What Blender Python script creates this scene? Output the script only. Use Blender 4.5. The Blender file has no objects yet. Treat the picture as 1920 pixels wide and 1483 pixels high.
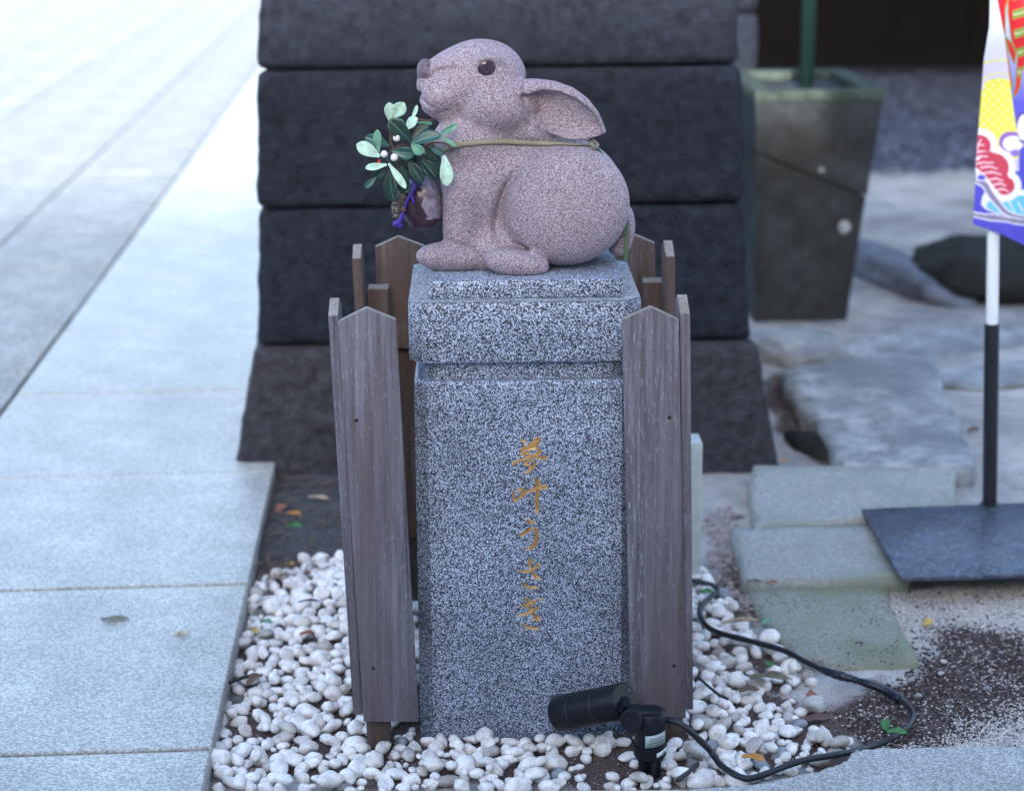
import bpy, bmesh, math, random
import numpy as np
from math import radians, sin, cos, pi, sqrt
from mathutils import Vector, Matrix, noise as mnoise
from mathutils.bvhtree import BVHTree

random.seed(7)
rng = np.random.default_rng(7)
scene = bpy.context.scene
COL = scene.collection

# ------------------------------------------------------------------ camera
FPX, PITCH, YAW, ROLL = 3600.0, 15.4, 1.0, -0.5
CAM = np.array([-.085, -3.49, 1.65])
def _rx(a): c, s = cos(a), sin(a); return np.array([[1, 0, 0], [0, c, -s], [0, s, c]])
def _rz(a): c, s = cos(a), sin(a); return np.array([[c, -s, 0], [s, c, 0], [0, 0, 1]])
ROT = _rz(radians(-YAW)) @ _rx(radians(90 - PITCH)) @ _rz(radians(ROLL))
def ray(px, py): return ROT @ np.array([(px - 960) / FPX, -(py - 741.5) / FPX, -1.])
def G(px, py, z=0.):                       # photo pixel -> point on the level z
    d = ray(px, py); return CAM + d * ((z - CAM[2]) / d[2])
def P(px, py, y=0.):                       # photo pixel -> point on the upright plane y
    d = ray(px, py); return CAM + d * ((y - CAM[1]) / d[1])
cam_d = bpy.data.cameras.new('camera'); cam = bpy.data.objects.new('camera', cam_d); COL.objects.link(cam)
cam_d.sensor_width = 36; cam_d.lens = 36 * FPX / 1920; cam_d.clip_start = .05; cam_d.clip_end = 400
M = Matrix([list(r) for r in ROT]).to_4x4(); M.translation = Vector(CAM); cam.matrix_world = M
cam_d.dof.use_dof = True; cam_d.dof.focus_distance = 3.60; cam_d.dof.aperture_fstop = 2.6
scene.camera = cam

# ------------------------------------------------------------------ light
SUN_ELEV, SUN_AZ = 16., 181.              # azimuth clockwise from +Y
world = bpy.data.worlds.new('World'); scene.world = world; world.use_nodes = True
wn = world.node_tree.nodes; wl = world.node_tree.links
sky = wn.new('ShaderNodeTexSky'); sky.sky_type = 'NISHITA'; sky.sun_disc = False
sky.sun_elevation = radians(SUN_ELEV); sky.sun_rotation = radians(SUN_AZ)
sky.air_density = 1.0; sky.dust_density = 2.6; sky.ozone_density = 1.4
bg = wn['Background']; bg.inputs['Strength'].default_value = .15
wl.new(sky.outputs[0], bg.inputs['Color'])
sl = bpy.data.lights.new('sun', 'SUN'); sun = bpy.data.objects.new('sun', sl); COL.objects.link(sun)
sl.energy = 2.0; sl.angle = radians(2.5); sl.color = (1, .95, .89)
to_sun = Vector((sin(radians(SUN_AZ)) * cos(radians(SUN_ELEV)), cos(radians(SUN_AZ)) * cos(radians(SUN_ELEV)), sin(radians(SUN_ELEV))))
sun.rotation_euler = to_sun.to_track_quat('Z', 'Y').to_euler()
sun.location = (0, -4, 8)
vs = scene.view_settings
vs.view_transform = 'Standard'; vs.look = 'None'; vs.gamma = 1; vs.use_curve_mapping = False; vs.exposure = 2.5

# ------------------------------------------------------------------ numpy noise
def vnoise(p, seed=0):                      # value noise on (N,3), about -1..1
    p = np.asarray(p, float); i = np.floor(p).astype(np.int64); f = p - i; f = f * f * (3 - 2 * f)
    def h(ix, iy, iz):
        n = (ix * 73856093) ^ (iy * 19349663) ^ (iz * 83492791) ^ (seed * 2654435761)
        n = (n ^ (n >> 13)) * 1274126177 & 0x7fffffff
        n = (n ^ (n >> 15)) * 2246822519 & 0x7fffffff
        return (n & 0xffff) / 32767.5 - 1
    r = 0
    for dx in (0, 1):
        for dy in (0, 1):
            for dz in (0, 1):
                w = (f[:, 0] if dx else 1 - f[:, 0]) * (f[:, 1] if dy else 1 - f[:, 1]) * (f[:, 2] if dz else 1 - f[:, 2])
                r = r + w * h(i[:, 0] + dx, i[:, 1] + dy, i[:, 2] + dz)
    return r
def fbm(p, oct=4, seed=0, gain=.5):
    p = np.asarray(p, float); a = 1.; s = 0.; t = 0.
    for o in range(oct):
        s = s + a * vnoise(p * 2 ** o + 17.3 * o, seed + o); t += a; a *= gain
    return s / t

# ------------------------------------------------------------------ materials
def mat(name):
    m = bpy.data.materials.new(name); m.use_nodes = True
    return m, m.node_tree.nodes, m.node_tree.links, m.node_tree.nodes['Principled BSDF']
def tex(nodes, links, kind, scale, detail=3, rough=.55, vec=None, **kw):
    t = nodes.new('ShaderNodeTex' + kind); t.inputs['Scale'].default_value = scale
    if kind == 'Noise':
        t.inputs['Detail'].default_value = detail; t.inputs['Roughness'].default_value = rough
    if vec: links.new(vec, t.inputs['Vector'])
    return t
def ramp(nodes, links, fac, stops, interp='LINEAR'):
    r = nodes.new('ShaderNodeValToRGB'); r.color_ramp.interpolation = interp
    e = r.color_ramp.elements
    while len(e) < len(stops): e.new(.5)
    for k, (p, c) in enumerate(stops):
        e[k].position = p; e[k].color = (*c, 1) if len(c) == 3 else c
    links.new(fac, r.inputs['Fac']); return r
def mix(nodes, links, fac, a, b, mode='MIX'):
    n = nodes.new('ShaderNodeMix'); n.data_type = 'RGBA'; n.blend_type = mode
    for s, v in ((n.inputs[0], fac), (n.inputs[6], a), (n.inputs[7], b)):
        if hasattr(v, 'is_output'): links.new(v, s)
        elif isinstance(v, (int, float)): s.default_value = v
        else: s.default_value = (*v, 1)
    return n.outputs[2]
def bump(nodes, links, bs, h, strength, dist):
    b = nodes.new('ShaderNodeBump'); b.inputs['Strength'].default_value = strength; b.inputs['Distance'].default_value = dist
    links.new(h, b.inputs['Height']); links.new(b.outputs[0], bs.inputs['Normal']); return b
def coords(nodes, links, scale=(1, 1, 1)):
    c = nodes.new('ShaderNodeTexCoord')
    if scale == (1, 1, 1): return c.outputs['Object']
    mp = nodes.new('ShaderNodeMapping'); mp.inputs['Scale'].default_value = scale
    links.new(c.outputs['Object'], mp.inputs['Vector']); return mp.outputs[0]
def plain(name, col, rough=.5, metal=0., var=.12, scale=60, bmp=0., spec=.5):
    m, n, l, b = mat(name); v = coords(n, l)
    t = tex(n, l, 'Noise', scale, 4, .6, v)
    c = ramp(n, l, t.outputs['Fac'], [(.3, tuple(x * (1 - var) for x in col)), (.7, tuple(min(1, x * (1 + var)) for x in col))])
    l.new(c.outputs[0], b.inputs['Base Color']); b.inputs['Roughness'].default_value = rough; b.inputs['Metallic'].default_value = metal
    b.inputs['Specular IOR Level'].default_value = spec
    if bmp: bump(n, l, b, t.outputs['Fac'], .5, bmp)
    return m
def granite(name, stops, scale, fleck=None, rough=.42, bmp=.0006, tone=.12, spec=.5):
    m, n, l, b = mat(name); v = coords(n, l)
    t1 = tex(n, l, 'Noise', scale, 2.5, .62, v)
    t2 = tex(n, l, 'Voronoi', scale * 1.25, vec=v)
    s = n.new('ShaderNodeSeparateColor'); l.new(t2.outputs['Color'], s.inputs[0])
    mm = n.new('ShaderNodeMath'); mm.operation = 'MULTIPLY_ADD'; mm.inputs[1].default_value = .36; mm.inputs[2].default_value = -.18
    l.new(s.outputs[0], mm.inputs[0])
    ad = n.new('ShaderNodeMath'); ad.operation = 'ADD'; l.new(t1.outputs['Fac'], ad.inputs[0]); l.new(mm.outputs[0], ad.inputs[1])
    c = ramp(n, l, ad.outputs[0], stops).outputs[0]
    if fleck:
        t3 = tex(n, l, 'Noise', scale * .55, 2, .5, v)
        f = ramp(n, l, t3.outputs['Fac'], [(.56, (0, 0, 0)), (.64, (1, 1, 1))])
        c = mix(n, l, f.outputs[0], c, fleck, 'MULTIPLY')
    t4 = tex(n, l, 'Noise', 5, 3, .5, v)
    g = ramp(n, l, t4.outputs['Fac'], [(.3, (1 - tone,) * 3), (.7, (1 + tone,) * 3)])
    c = mix(n, l, 1., c, g.outputs[0], 'MULTIPLY')
    l.new(c, b.inputs['Base Color']); b.inputs['Roughness'].default_value = rough; b.inputs['Specular IOR Level'].default_value = spec
    bump(n, l, b, ad.outputs[0], .35, bmp)
    return m
M_GRAN = granite('blue_grey_granite', [(.37, (.008, .010, .020)), (.46, (.044, .054, .088)), (.53, (.15, .185, .275)), (.61, (.53, .60, .75))], 400, tone=.2)
M_GRAN_TOP = granite('sawn_granite', [(.36, (.06, .065, .08)), (.47, (.22, .24, .28)), (.55, (.36, .39, .43)), (.66, (.62, .65, .70))], 320, rough=.5)
M_PINK = granite('pink_granite', [(.28, (.085, .055, .076)), (.42, (.20, .148, .185)), (.54, (.30, .25, .295)), (.68, (.48, .45, .50))], 560, fleck=(.92, .62, .72), rough=.6, bmp=.0011, spec=.35, tone=.16)
M_POL = granite('polished_dark_granite', [(.36, (.022, .012, .022)), (.5, (.042, .024, .040)), (.64, (.08, .05, .072))], 400, rough=.08, bmp=.0001)
M_NOSE = granite('polished_mauve_granite', [(.36, (.055, .034, .052)), (.5, (.115, .08, .108)), (.64, (.20, .152, .19))], 450, rough=.55, bmp=.0002)

def wood_mat(name, lo, hi, brown):
    m, n, l, b = mat(name); c0 = n.new('ShaderNodeTexCoord'); oi = n.new('ShaderNodeObjectInfo')
    ad = n.new('ShaderNodeVectorMath'); ad.operation = 'ADD'
    cb = n.new('ShaderNodeCombineXYZ'); sc = n.new('ShaderNodeMath'); sc.operation = 'MULTIPLY'; sc.inputs[1].default_value = 37
    l.new(oi.outputs['Random'], sc.inputs[0]); l.new(sc.outputs[0], cb.inputs[0]); l.new(sc.outputs[0], cb.inputs[1])
    l.new(c0.outputs['Object'], ad.inputs[0]); l.new(cb.outputs[0], ad.inputs[1])
    mp = n.new('ShaderNodeMapping'); mp.inputs['Scale'].default_value = (1, 1, .035); l.new(ad.outputs[0], mp.inputs[0])
    mq = n.new('ShaderNodeMapping'); mq.inputs['Scale'].default_value = (1, 1, .12); l.new(ad.outputs[0], mq.inputs[0])
    g = tex(n, l, 'Noise', 95, 6, .7, mp.outputs[0]); g2 = tex(n, l, 'Noise', 420, 3, .65, mq.outputs[0])
    g3 = tex(n, l, 'Noise', 9, 4, .6, mq.outputs[0])
    c = ramp(n, l, g.outputs['Fac'], [(.28, lo), (.5, tuple((a + d) / 2 for a, d in zip(lo, hi))), (.72, hi)]).outputs[0]
    f = ramp(n, l, g2.outputs['Fac'], [(.58, (0, 0, 0)), (.72, (1, 1, 1))])
    c = mix(n, l, f.outputs[0], c, tuple(x * 1.45 for x in hi))
    br = ramp(n, l, g3.outputs['Fac'], [(.42, (0, 0, 0)), (.62, (.75, .75, .75))])
    c = mix(n, l, br.outputs[0], c, brown)
    cr = ramp(n, l, g.outputs['Fac'], [(.26, (.35, .35, .35)), (.34, (1, 1, 1))])
    c = mix(n, l, 1., c, cr.outputs[0], 'MULTIPLY')
    l.new(c, b.inputs['Base Color']); b.inputs['Roughness'].default_value = .8; b.inputs['Specular IOR Level'].default_value = .14
    bump(n, l, b, g.outputs['Fac'], .6, .0012)
    return m
M_WOOD = wood_mat('weathered_plank', (.055, .05, .062), (.235, .225, .27), (.12, .095, .10))
M_WOODB = wood_mat('brown_plank', (.05, .036, .033), (.15, .12, .115), (.085, .055, .045))
M_END = wood_mat('end_grain', (.16, .145, .14), (.36, .345, .33), (.2, .16, .13))

def rock_mat(name, col, rough=.85, scale=14, contrast=.45, bscale=38, bd=.02, tint=None):
    m, n, l, b = mat(name); v = coords(n, l)
    t = tex(n, l, 'Noise', scale, 8, .68, v); t2 = tex(n, l, 'Noise', bscale, 6, .6, v)
    c = ramp(n, l, t.outputs['Fac'], [(.3, tuple(x * (1 - contrast) for x in col)), (.7, tuple(x * (1 + contrast) for x in col))]).outputs[0]
    if tint:
        t3 = tex(n, l, 'Noise', 3.2, 4, .6, v); f = ramp(n, l, t3.outputs['Fac'], [(.45, (0, 0, 0)), (.62, (1, 1, 1))])
        c = mix(n, l, f.outputs[0], c, tint)
    l.new(c, b.inputs['Base Color']); b.inputs['Roughness'].default_value = rough; b.inputs['Specular IOR Level'].default_value = .18
    bump(n, l, b, t2.outputs['Fac'], .8, bd)
    return m
M_ANDE = rock_mat('dark_andesite', (.0175, .0215, .033), scale=30, contrast=.55, bscale=42, bd=.03)
M_ANDE2 = rock_mat('brown_andesite', (.046, .046, .056), scale=30, contrast=.5, bscale=44, bd=.022)
M_CONC = granite('pale_paving_granite', [(.34, (.265, .262, .255)), (.46, (.36, .357, .347)), (.55, (.435, .43, .418)), (.66, (.55, .545, .53))], 150, rough=.45, bmp=.0012, tone=.15)
M_KERB = granite('kerb_concrete', [(.34, (.27, .268, .262)), (.46, (.395, .39, .38)), (.55, (.46, .455, .445)), (.66, (.59, .585, .57))], 190, rough=.75, bmp=.0015, tone=.12)
M_MOSS = rock_mat('mossy_stone', (.30, .305, .27), scale=110, contrast=.45, bscale=190, bd=.005, tint=(.235, .25, .18))
M_SLAB = rock_mat('pale_stone', (.36, .37, .365), scale=100, contrast=.42, bscale=170, bd=.005, tint=(.28, .31, .27))
M_ROCK = rock_mat('garden_rock', (.36, .38, .40), scale=12, contrast=.6, bscale=40, bd=.02, tint=(.22, .235, .26))
M_BOUL = rock_mat('dark_boulder', (.028, .03, .03), scale=9, contrast=.4, bscale=30, bd=.02)
M_TROUGH = rock_mat('mossy_dark_stone', (.050, .058, .066), scale=7, contrast=.5, bscale=30, bd=.006, tint=(.032, .034, .036))
M_RIM = rock_mat('green_rim_stone', (.06, .08, .068), scale=20, contrast=.5, bscale=50, bd=.006)
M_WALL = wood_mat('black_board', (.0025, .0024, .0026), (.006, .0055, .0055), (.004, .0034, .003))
M_GOLD = plain('gold_leaf', (.66, .44, .20), .30, .7, .35, 500, .0004)
M_BLACK = plain('black_plastic', (.006, .0075, .013), .42, 0, .3, 400, .0002, spec=.3)
M_CABLE = plain('black_rubber', (.009, .010, .016), .42, 0, .3, 300, .0002)
M_TAPE = plain('black_tape', (.012, .014, .028), .3, 0, .4, 200, .0012)
M_SEAM = plain('grey_seam', (.07, .075, .09), .5)
M_LABEL = plain('silver_label', (.34, .42, .44), .4, 0, .45, 900)
M_LABELW = plain('white_label', (.7, .72, .75), .5, 0, .08, 300)
M_INK = plain('dark_ink', (.03, .03, .05), .6)
M_WHITE = plain('white_plastic', (.74, .79, .82), .35, 0, .03, 40)
M_POST = plain('white_painted_post', (.46, .51, .51), .6, 0, .12, 30)
M_STEEL = plain('black_steel', (.013, .015, .022), .35, 0, .3, 60, .0003)
M_GREEN = plain('green_paint', (.012, .042, .036), .5)
M_NAIL = plain('rusty_nail', (.025, .018, .02), .5, .5)
M_RIB = None
def ribbon_mat():
    m, n, l, b = mat('olive_ribbon'); v = coords(n, l)
    w = n.new('ShaderNodeTexWave'); w.inputs['Scale'].default_value = 110; w.inputs['Distortion'].default_value = .6; l.new(v, w.inputs['Vector'])
    c = ramp(n, l, w.outputs['Fac'], [(.2, (.15, .135, .095)), (.8, (.31, .28, .2))])
    l.new(c.outputs[0], b.inputs['Base Color']); b.inputs['Roughness'].default_value = .55
    bump(n, l, b, w.outputs['Fac'], .5, .0004); return m
M_RIB = ribbon_mat()
M_RIBE = plain('green_ribbon_edge', (.06, .095, .06), .6)
def leaf_mat(name, col, vein, rough=.4, trans=.12):
    m, n, l, b = mat(name); v = coords(n, l)
    uv = n.new('ShaderNodeUVMap'); sp = n.new('ShaderNodeSeparateXYZ'); l.new(uv.outputs[0], sp.inputs[0])
    a = n.new('ShaderNodeMath'); a.operation = 'SUBTRACT'; a.inputs[1].default_value = .5; l.new(sp.outputs[1], a.inputs[0])
    ab = n.new('ShaderNodeMath'); ab.operation = 'ABSOLUTE'; l.new(a.outputs[0], ab.inputs[0])
    # side veins: sin(k*(u - 0.5*|v|))
    m1 = n.new('ShaderNodeMath'); m1.operation = 'MULTIPLY_ADD'; m1.inputs[1].default_value = -1.1; l.new(ab.outputs[0], m1.inputs[0]); l.new(sp.outputs[0], m1.inputs[2])
    m2 = n.new('ShaderNodeMath'); m2.operation = 'MULTIPLY'; m2.inputs[1].default_value = 52; l.new(m1.outputs[0], m2.inputs[0])
    m3 = n.new('ShaderNodeMath'); m3.operation = 'SINE'; l.new(m2.outputs[0], m3.inputs[0])
    sv = ramp(n, l, m3.outputs[0], [(.80, (0, 0, 0)), (.99, (.45, .45, .45))])
    mid = ramp(n, l, ab.outputs[0], [(.012, (.9, .9, .9)), (.035, (0, 0, 0))])
    f = mix(n, l, 1., sv.outputs[0], mid.outputs[0], 'ADD')
    t = tex(n, l, 'Noise', 90, 3, .5, v)
    c = ramp(n, l, t.outputs['Fac'], [(.3, tuple(x * .75 for x in col)), (.7, tuple(x * 1.25 for x in col))]).outputs[0]
    c = mix(n, l, f, c, vein)
    l.new(c, b.inputs['Base Color']); b.inputs['Roughness'].default_value = rough
    return m
M_LFD = leaf_mat('dark_green_leaf', (.004, .024, .02), (.09, .17, .14), .34)
M_LFT = leaf_mat('teal_leaf', (.016, .075, .07), (.16, .3, .26), .4)
M_LFM = leaf_mat('mid_green_leaf', (.10, .26, .19), (.2, .4, .3), .5)
M_LFP = leaf_mat('mint_leaf', (.43, .63, .53), (.50, .68, .58), .6)
M_BERRY = plain('white_berry', (.72, .66, .68), .35, 0, .12, 200)
M_TWIG = plain('brown_twig', (.09, .045, .035), .7, 0, .4, 200)
M_RED = plain('red_paper', (.55, .02, .025), .5)
M_SATIN = plain('purple_satin', (.032, .014, .028), .3, 0, .4, 60, .002)
M_FILM = plain('film_highlight', (.20, .17, .23), .3, .2, .6, 70, .004)  # clear film's highlight painted as a paler colour on the pouch's right
M_CORD = plain('violet_cord', (.045, .014, .28), .55, 0, .5, 700, .001)
M_BROC = granite('brown_brocade', [(.4, (.012, .01, .012)), (.5, (.07, .055, .05)), (.6, (.26, .21, .18))], 260, rough=.6)
DRY = {k: leaf_mat(k + '_leaf', c, tuple(x * 1.5 for x in c), .6) for k, c in dict(brown=(.11, .065, .045), tan=(.34, .27, .19), orange=(.42, .19, .04), rust=(.27, .11, .07), yellow=(.48, .34, .08), olive=(.115, .105, .06), green=(.045, .17, .05), jade=(.11, .25, .16), pale=(.55, .52, .38), darkred=(.10, .05, .05)).items()}
def pebble_mat(name, lo, hi, sc=38):
    m, n, l, b = mat(name); c0 = n.new('ShaderNodeTexCoord'); oi = n.new('ShaderNodeObjectInfo')
    ad = n.new('ShaderNodeVectorMath'); ad.operation = 'ADD'; l.new(c0.outputs['Object'], ad.inputs[0]); l.new(oi.outputs['Random'], ad.inputs[1])
    t = tex(n, l, 'Noise', sc, 5, .62, ad.outputs[0]); t2 = tex(n, l, 'Noise', 260, 4, .7, ad.outputs[0])
    c = ramp(n, l, t.outputs['Fac'], [(.32, lo), (.55, hi)]).outputs[0]
    f = ramp(n, l, t2.outputs['Fac'], [(.32, (.28, .25, .24)), (.44, (1, 1, 1))])
    c = mix(n, l, .75, c, f.outputs[0], 'MULTIPLY')
    r = ramp(n, l, oi.outputs['Random'], [(0, (.66, .63, .60)), (.25, (.93, .90, .87)), (.6, (1, .99, .98)), (1, (1, 1, 1))])
    c = mix(n, l, 1., c, r.outputs[0], 'MULTIPLY')
    l.new(c, b.inputs['Base Color']); b.inputs['Roughness'].default_value = .6
    bump(n, l, b, t2.outputs['Fac'], .3, .001); return m
M_PEB = pebble_mat('white_pebble_stone', (.56, .53, .525), (.88, .86, .855))
M_PEBG = pebble_mat('grey_pebble_stone', (.30, .28, .28), (.52, .50, .49))
M_PEBB = pebble_mat('blue_grey_pebble_stone', (.12, .14, .17), (.27, .30, .34))
M_GRIT = pebble_mat('white_grit_stone', (.22, .19, .18), (.74, .72, .71), 330)
M_CONC2 = granite('rough_paving_granite', [(.34, (.17, .168, .165)), (.46, (.255, .252, .246)), (.55, (.33, .326, .318)), (.66, (.45, .445, .435))], 90, rough=.6, bmp=.003, tone=.2)
def ground_mat():
    m, n, l, b = mat('earth'); v = coords(n, l)
    at = n.new('ShaderNodeAttribute'); at.attribute_name = 'soil'
    t = tex(n, l, 'Noise', 9, 8, .7, v); t2 = tex(n, l, 'Noise', 240, 4, .7, v); t3 = tex(n, l, 'Noise', 1.3, 5, .65, v)
    sand = ramp(n, l, t.outputs['Fac'], [(.3, (.43, .405, .385)), (.6, (.64, .61, .59))]).outputs[0]
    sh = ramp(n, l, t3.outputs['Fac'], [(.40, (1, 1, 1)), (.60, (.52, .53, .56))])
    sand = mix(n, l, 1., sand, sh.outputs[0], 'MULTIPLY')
    soil = ramp(n, l, t2.outputs['Fac'], [(.35, (.045, .031, .029)), (.6, (.150, .108, .100))]).outputs[0]
    gr = ramp(n, l, t2.outputs['Fac'], [(.36, (.5, .48, .46)), (.5, (1, 1, 1))])
    sand = mix(n, l, .7, sand, gr.outputs[0], 'MULTIPLY')
    ad = n.new('ShaderNodeMath'); ad.operation = 'MULTIPLY_ADD'; ad.inputs[1].default_value = .9; ad.inputs[2].default_value = -.45
    l.new(t2.outputs['Fac'], ad.inputs[0])
    a2 = n.new('ShaderNodeMath'); a2.operation = 'ADD'; l.new(at.outputs['Fac'], a2.inputs[0]); l.new(ad.outputs[0], a2.inputs[1])
    f = ramp(n, l, a2.outputs[0], [(.42, (0, 0, 0)), (.58, (1, 1, 1))])
    c = mix(n, l, f.outputs[0], sand, soil)
    l.new(c, b.inputs['Base Color']); b.inputs['Roughness'].default_value = .9; b.inputs['Specular IOR Level'].default_value = .2
    bump(n, l, b, t2.outputs['Fac'], .8, .004); return m
M_GROUND = ground_mat()
M_GRAVEL = granite('blue_gravel', [(.34, (.012, .015, .028)), (.46, (.038, .045, .075)), (.55, (.08, .09, .14)), (.66, (.18, .2, .27))], 26, rough=.8, bmp=.02)
def print_mat():
    m, n, l, b = mat('printed_cloth'); a = n.new('ShaderNodeAttribute'); a.attribute_name = 'print'
    v = coords(n, l); t = tex(n, l, 'Noise', 900, 2, .5, v)
    l.new(a.outputs['Color'], b.inputs['Base Color']); b.inputs['Roughness'].default_value = .55
    b.inputs['Transmission Weight'].default_value = 0; bump(n, l, b, t.outputs['Fac'], .2, .0003); return m
M_PRINT = print_mat()

# ------------------------------------------------------------------ object helpers
WLOC = {}
def props(o, label=None, cat=None, group=None, kind=None):
    for k, v in (('label', label), ('category', cat), ('group', group), ('kind', kind)):
        if v: o[k] = v
    return o
def thing(name, label, cat, loc=(0, 0, 0), group=None, kind=None):
    o = bpy.data.objects.new(name, None); COL.objects.link(o); o.location = loc; o.empty_display_size = .05
    WLOC[o] = np.array(loc, float); return props(o, label, cat, group, kind)
def mk(name, V, F, mats, parent=None, loc=None, smooth=True, mi=None, uv=None):
    V = np.asarray(V, float)
    if loc is None: loc = WLOC[parent] if parent else np.array([V[:, 0].mean(), V[:, 1].mean(), V[:, 2].min()])
    loc = np.array(loc, float)
    me = bpy.data.meshes.new(name); me.from_pydata((V - loc).tolist(), [], [list(map(int, f)) for f in F] if not isinstance(F, np.ndarray) else F.tolist())
    for m in (mats if isinstance(mats, (list, tuple)) else [mats]): me.materials.append(m)
    if mi is not None: me.polygons.foreach_set('material_index', np.asarray(mi, np.int32))
    if smooth: me.polygons.foreach_set('use_smooth', np.ones(len(me.polygons), bool))
    if uv is not None:
        ul = me.uv_layers.new(name='UVMap'); li = np.empty(len(me.loops), np.int32); me.loops.foreach_get('vertex_index', li)
        ul.data.foreach_set('uv', np.asarray(uv, np.float32)[li].ravel())
    me.update(); o = bpy.data.objects.new(name, me); COL.objects.link(o)
    if parent:
        o.parent = parent; o.location = loc - WLOC[parent]
    else: o.location = loc
    WLOC[o] = loc; return o
def bmout(bm):
    bm.verts.index_update(); V = np.array([v.co[:] for v in bm.verts]); F = [[v.index for v in f.verts] for f in bm.faces]; bm.free(); return V, F
def bevelled(V, F, w, seg=2):
    bm = bmesh.new(); vs_ = [bm.verts.new(v) for v in V]
    for f in F: bm.faces.new([vs_[i] for i in f])
    bmesh.ops.recalc_face_normals(bm, faces=bm.faces)
    if w: bmesh.ops.bevel(bm, geom=bm.edges[:], offset=w, segments=seg, affect='EDGES', profile=.5, clamp_overlap=True)
    return bmout(bm)
def prism(poly, axis, a0, a1, w=.0015, seg=2):
    """poly: list of 3D points (world); extruded along axis vector from a0 to a1"""
    ax = np.array(axis, float); p = np.array(poly, float); n = len(p)
    V = np.vstack([p + ax * a0, p + ax * a1])
    F = [list(range(n))[::-1], list(range(n, 2 * n))] + [[i, (i + 1) % n, n + (i + 1) % n, n + i] for i in range(n)]
    return bevelled(V, F, w, seg)
def box(x0, x1, y0, y1, z0, z1, w=.002, seg=2):
    return prism([(x0, y0, z0), (x1, y0, z0), (x1, y1, z0), (x0, y1, z0)], (0, 0, 1), 0, z1 - z0, w, seg)
def spline(pts, n=10):
    pts = np.array(pts, float)
    if len(pts) < 3: return np.array([pts[0] + (pts[-1] - pts[0]) * t for t in np.linspace(0, 1, n + 1)])
    q = np.vstack([2 * pts[0] - pts[1], pts, 2 * pts[-1] - pts[-2]]); out = []
    for i in range(1, len(q) - 2):
        for t in np.linspace(0, 1, n, endpoint=False):
            a, b, c, d = q[i - 1], q[i], q[i + 1], q[i + 2]
            out.append(.5 * (2 * b + (c - a) * t + (2 * a - 5 * b + 4 * c - d) * t * t + (3 * b - a - 3 * c + d) * t ** 3))
    out.append(pts[-1]); return np.array(out)
def tube(path, rad, seg=10, cap=True):
    path = np.array(path, float); n = len(path); rad = np.broadcast_to(np.array(rad, float), (n,))
    T = np.gradient(path, axis=0); T /= np.linalg.norm(T, axis=1)[:, None] + 1e-12
    up = np.array([0, 0, 1.]) if abs(T[0][2]) < .9 else np.array([1., 0, 0]); V = []; N = np.cross(T[0], up); N /= np.linalg.norm(N)
    for i in range(n):
        N = N - T[i] * (N @ T[i]); N /= np.linalg.norm(N); B = np.cross(T[i], N)
        for k in range(seg):
            a = 2 * pi * k / seg; V.append(path[i] + rad[i] * (cos(a) * N + sin(a) * B))
    F = [[i * seg + k, i * seg + (k + 1) % seg, (i + 1) * seg + (k + 1) % seg, (i + 1) * seg + k] for i in range(n - 1) for k in range(seg)]
    if cap: F += [list(range(seg))[::-1], list(range((n - 1) * seg, n * seg))]
    return np.array(V), F
def join(*vf):
    V = []; F = []; o = 0
    for v, f in vf:
        V.append(np.asarray(v)); F += [[i + o for i in g] for g in f]; o += len(v)
    return np.vstack(V), F
def lathe(c, axis, prof, seg=28):
    """prof: list of (distance along axis, radius)"""
    ax = np.array(axis, float); ax /= np.linalg.norm(ax); up = np.array([0, 0, 1.]) if abs(ax[2]) < .9 else np.array([1., 0, 0])
    u = np.cross(ax, up); u /= np.linalg.norm(u); v = np.cross(ax, u); V = []; c = np.array(c, float)
    for d, r in prof:
        for k in range(seg):
            a = 2 * pi * k / seg; V.append(c + ax * d + r * (cos(a) * u + sin(a) * v))
    n = len(prof)
    F = [[i * seg + k, i * seg + (k + 1) % seg, (i + 1) * seg + (k + 1) % seg, (i + 1) * seg + k] for i in range(n - 1) for k in range(seg)]
    return np.array(V), F + [list(range(seg))[::-1], list(range((n - 1) * seg, n * seg))]
_ico = {}
def ico(sub):
    if sub not in _ico:
        bm = bmesh.new(); bmesh.ops.create_icosphere(bm, subdivisions=sub, radius=1); _ico[sub] = bmout(bm)
    return _ico[sub][0].copy(), _ico[sub][1]
def auto_smooth(o, ang=35):
    o.data.set_sharp_from_angle(angle=radians(ang)); return o
def inpoly(pts, poly):
    x, y = pts[:, 0], pts[:, 1]; r = np.zeros(len(pts), bool); n = len(poly)
    for i in range(n):
        x1, y1 = poly[i]; x2, y2 = poly[(i + 1) % n]
        c = ((y1 > y) != (y2 > y)) & (x < (x2 - x1) * (y - y1) / ((y2 - y1) or 1e-12) + x1); r ^= c
    return r
def sdpoly(pts, poly):
    d = np.full(len(pts), 1e9); poly = np.array(poly, float)
    for a, b in zip(poly, np.roll(poly, -1, 0)):
        e = b - a; w = pts - a; t = np.clip((w @ e) / (e @ e + 1e-12), 0, 1); d = np.minimum(d, np.hypot(*(w - t[:, None] * e).T))
    return np.where(inpoly(pts, poly), -d, d)
def sdline(pts, line):
    """distance to a polyline of (x,y) or (x,y,r): returns distance minus radius"""
    line = np.array(line, float); d = np.full(len(pts), 1e9); rr = line[:, 2] if line.shape[1] > 2 else np.zeros(len(line))
    for i in range(len(line) - 1):
        a, b = line[i, :2], line[i + 1, :2]; e = b - a; w = pts - a; t = np.clip((w @ e) / (e @ e + 1e-12), 0, 1)
        d = np.minimum(d, np.hypot(*(w - t[:, None] * e).T) - (rr[i] + (rr[i + 1] - rr[i]) * t))
    return d
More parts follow.
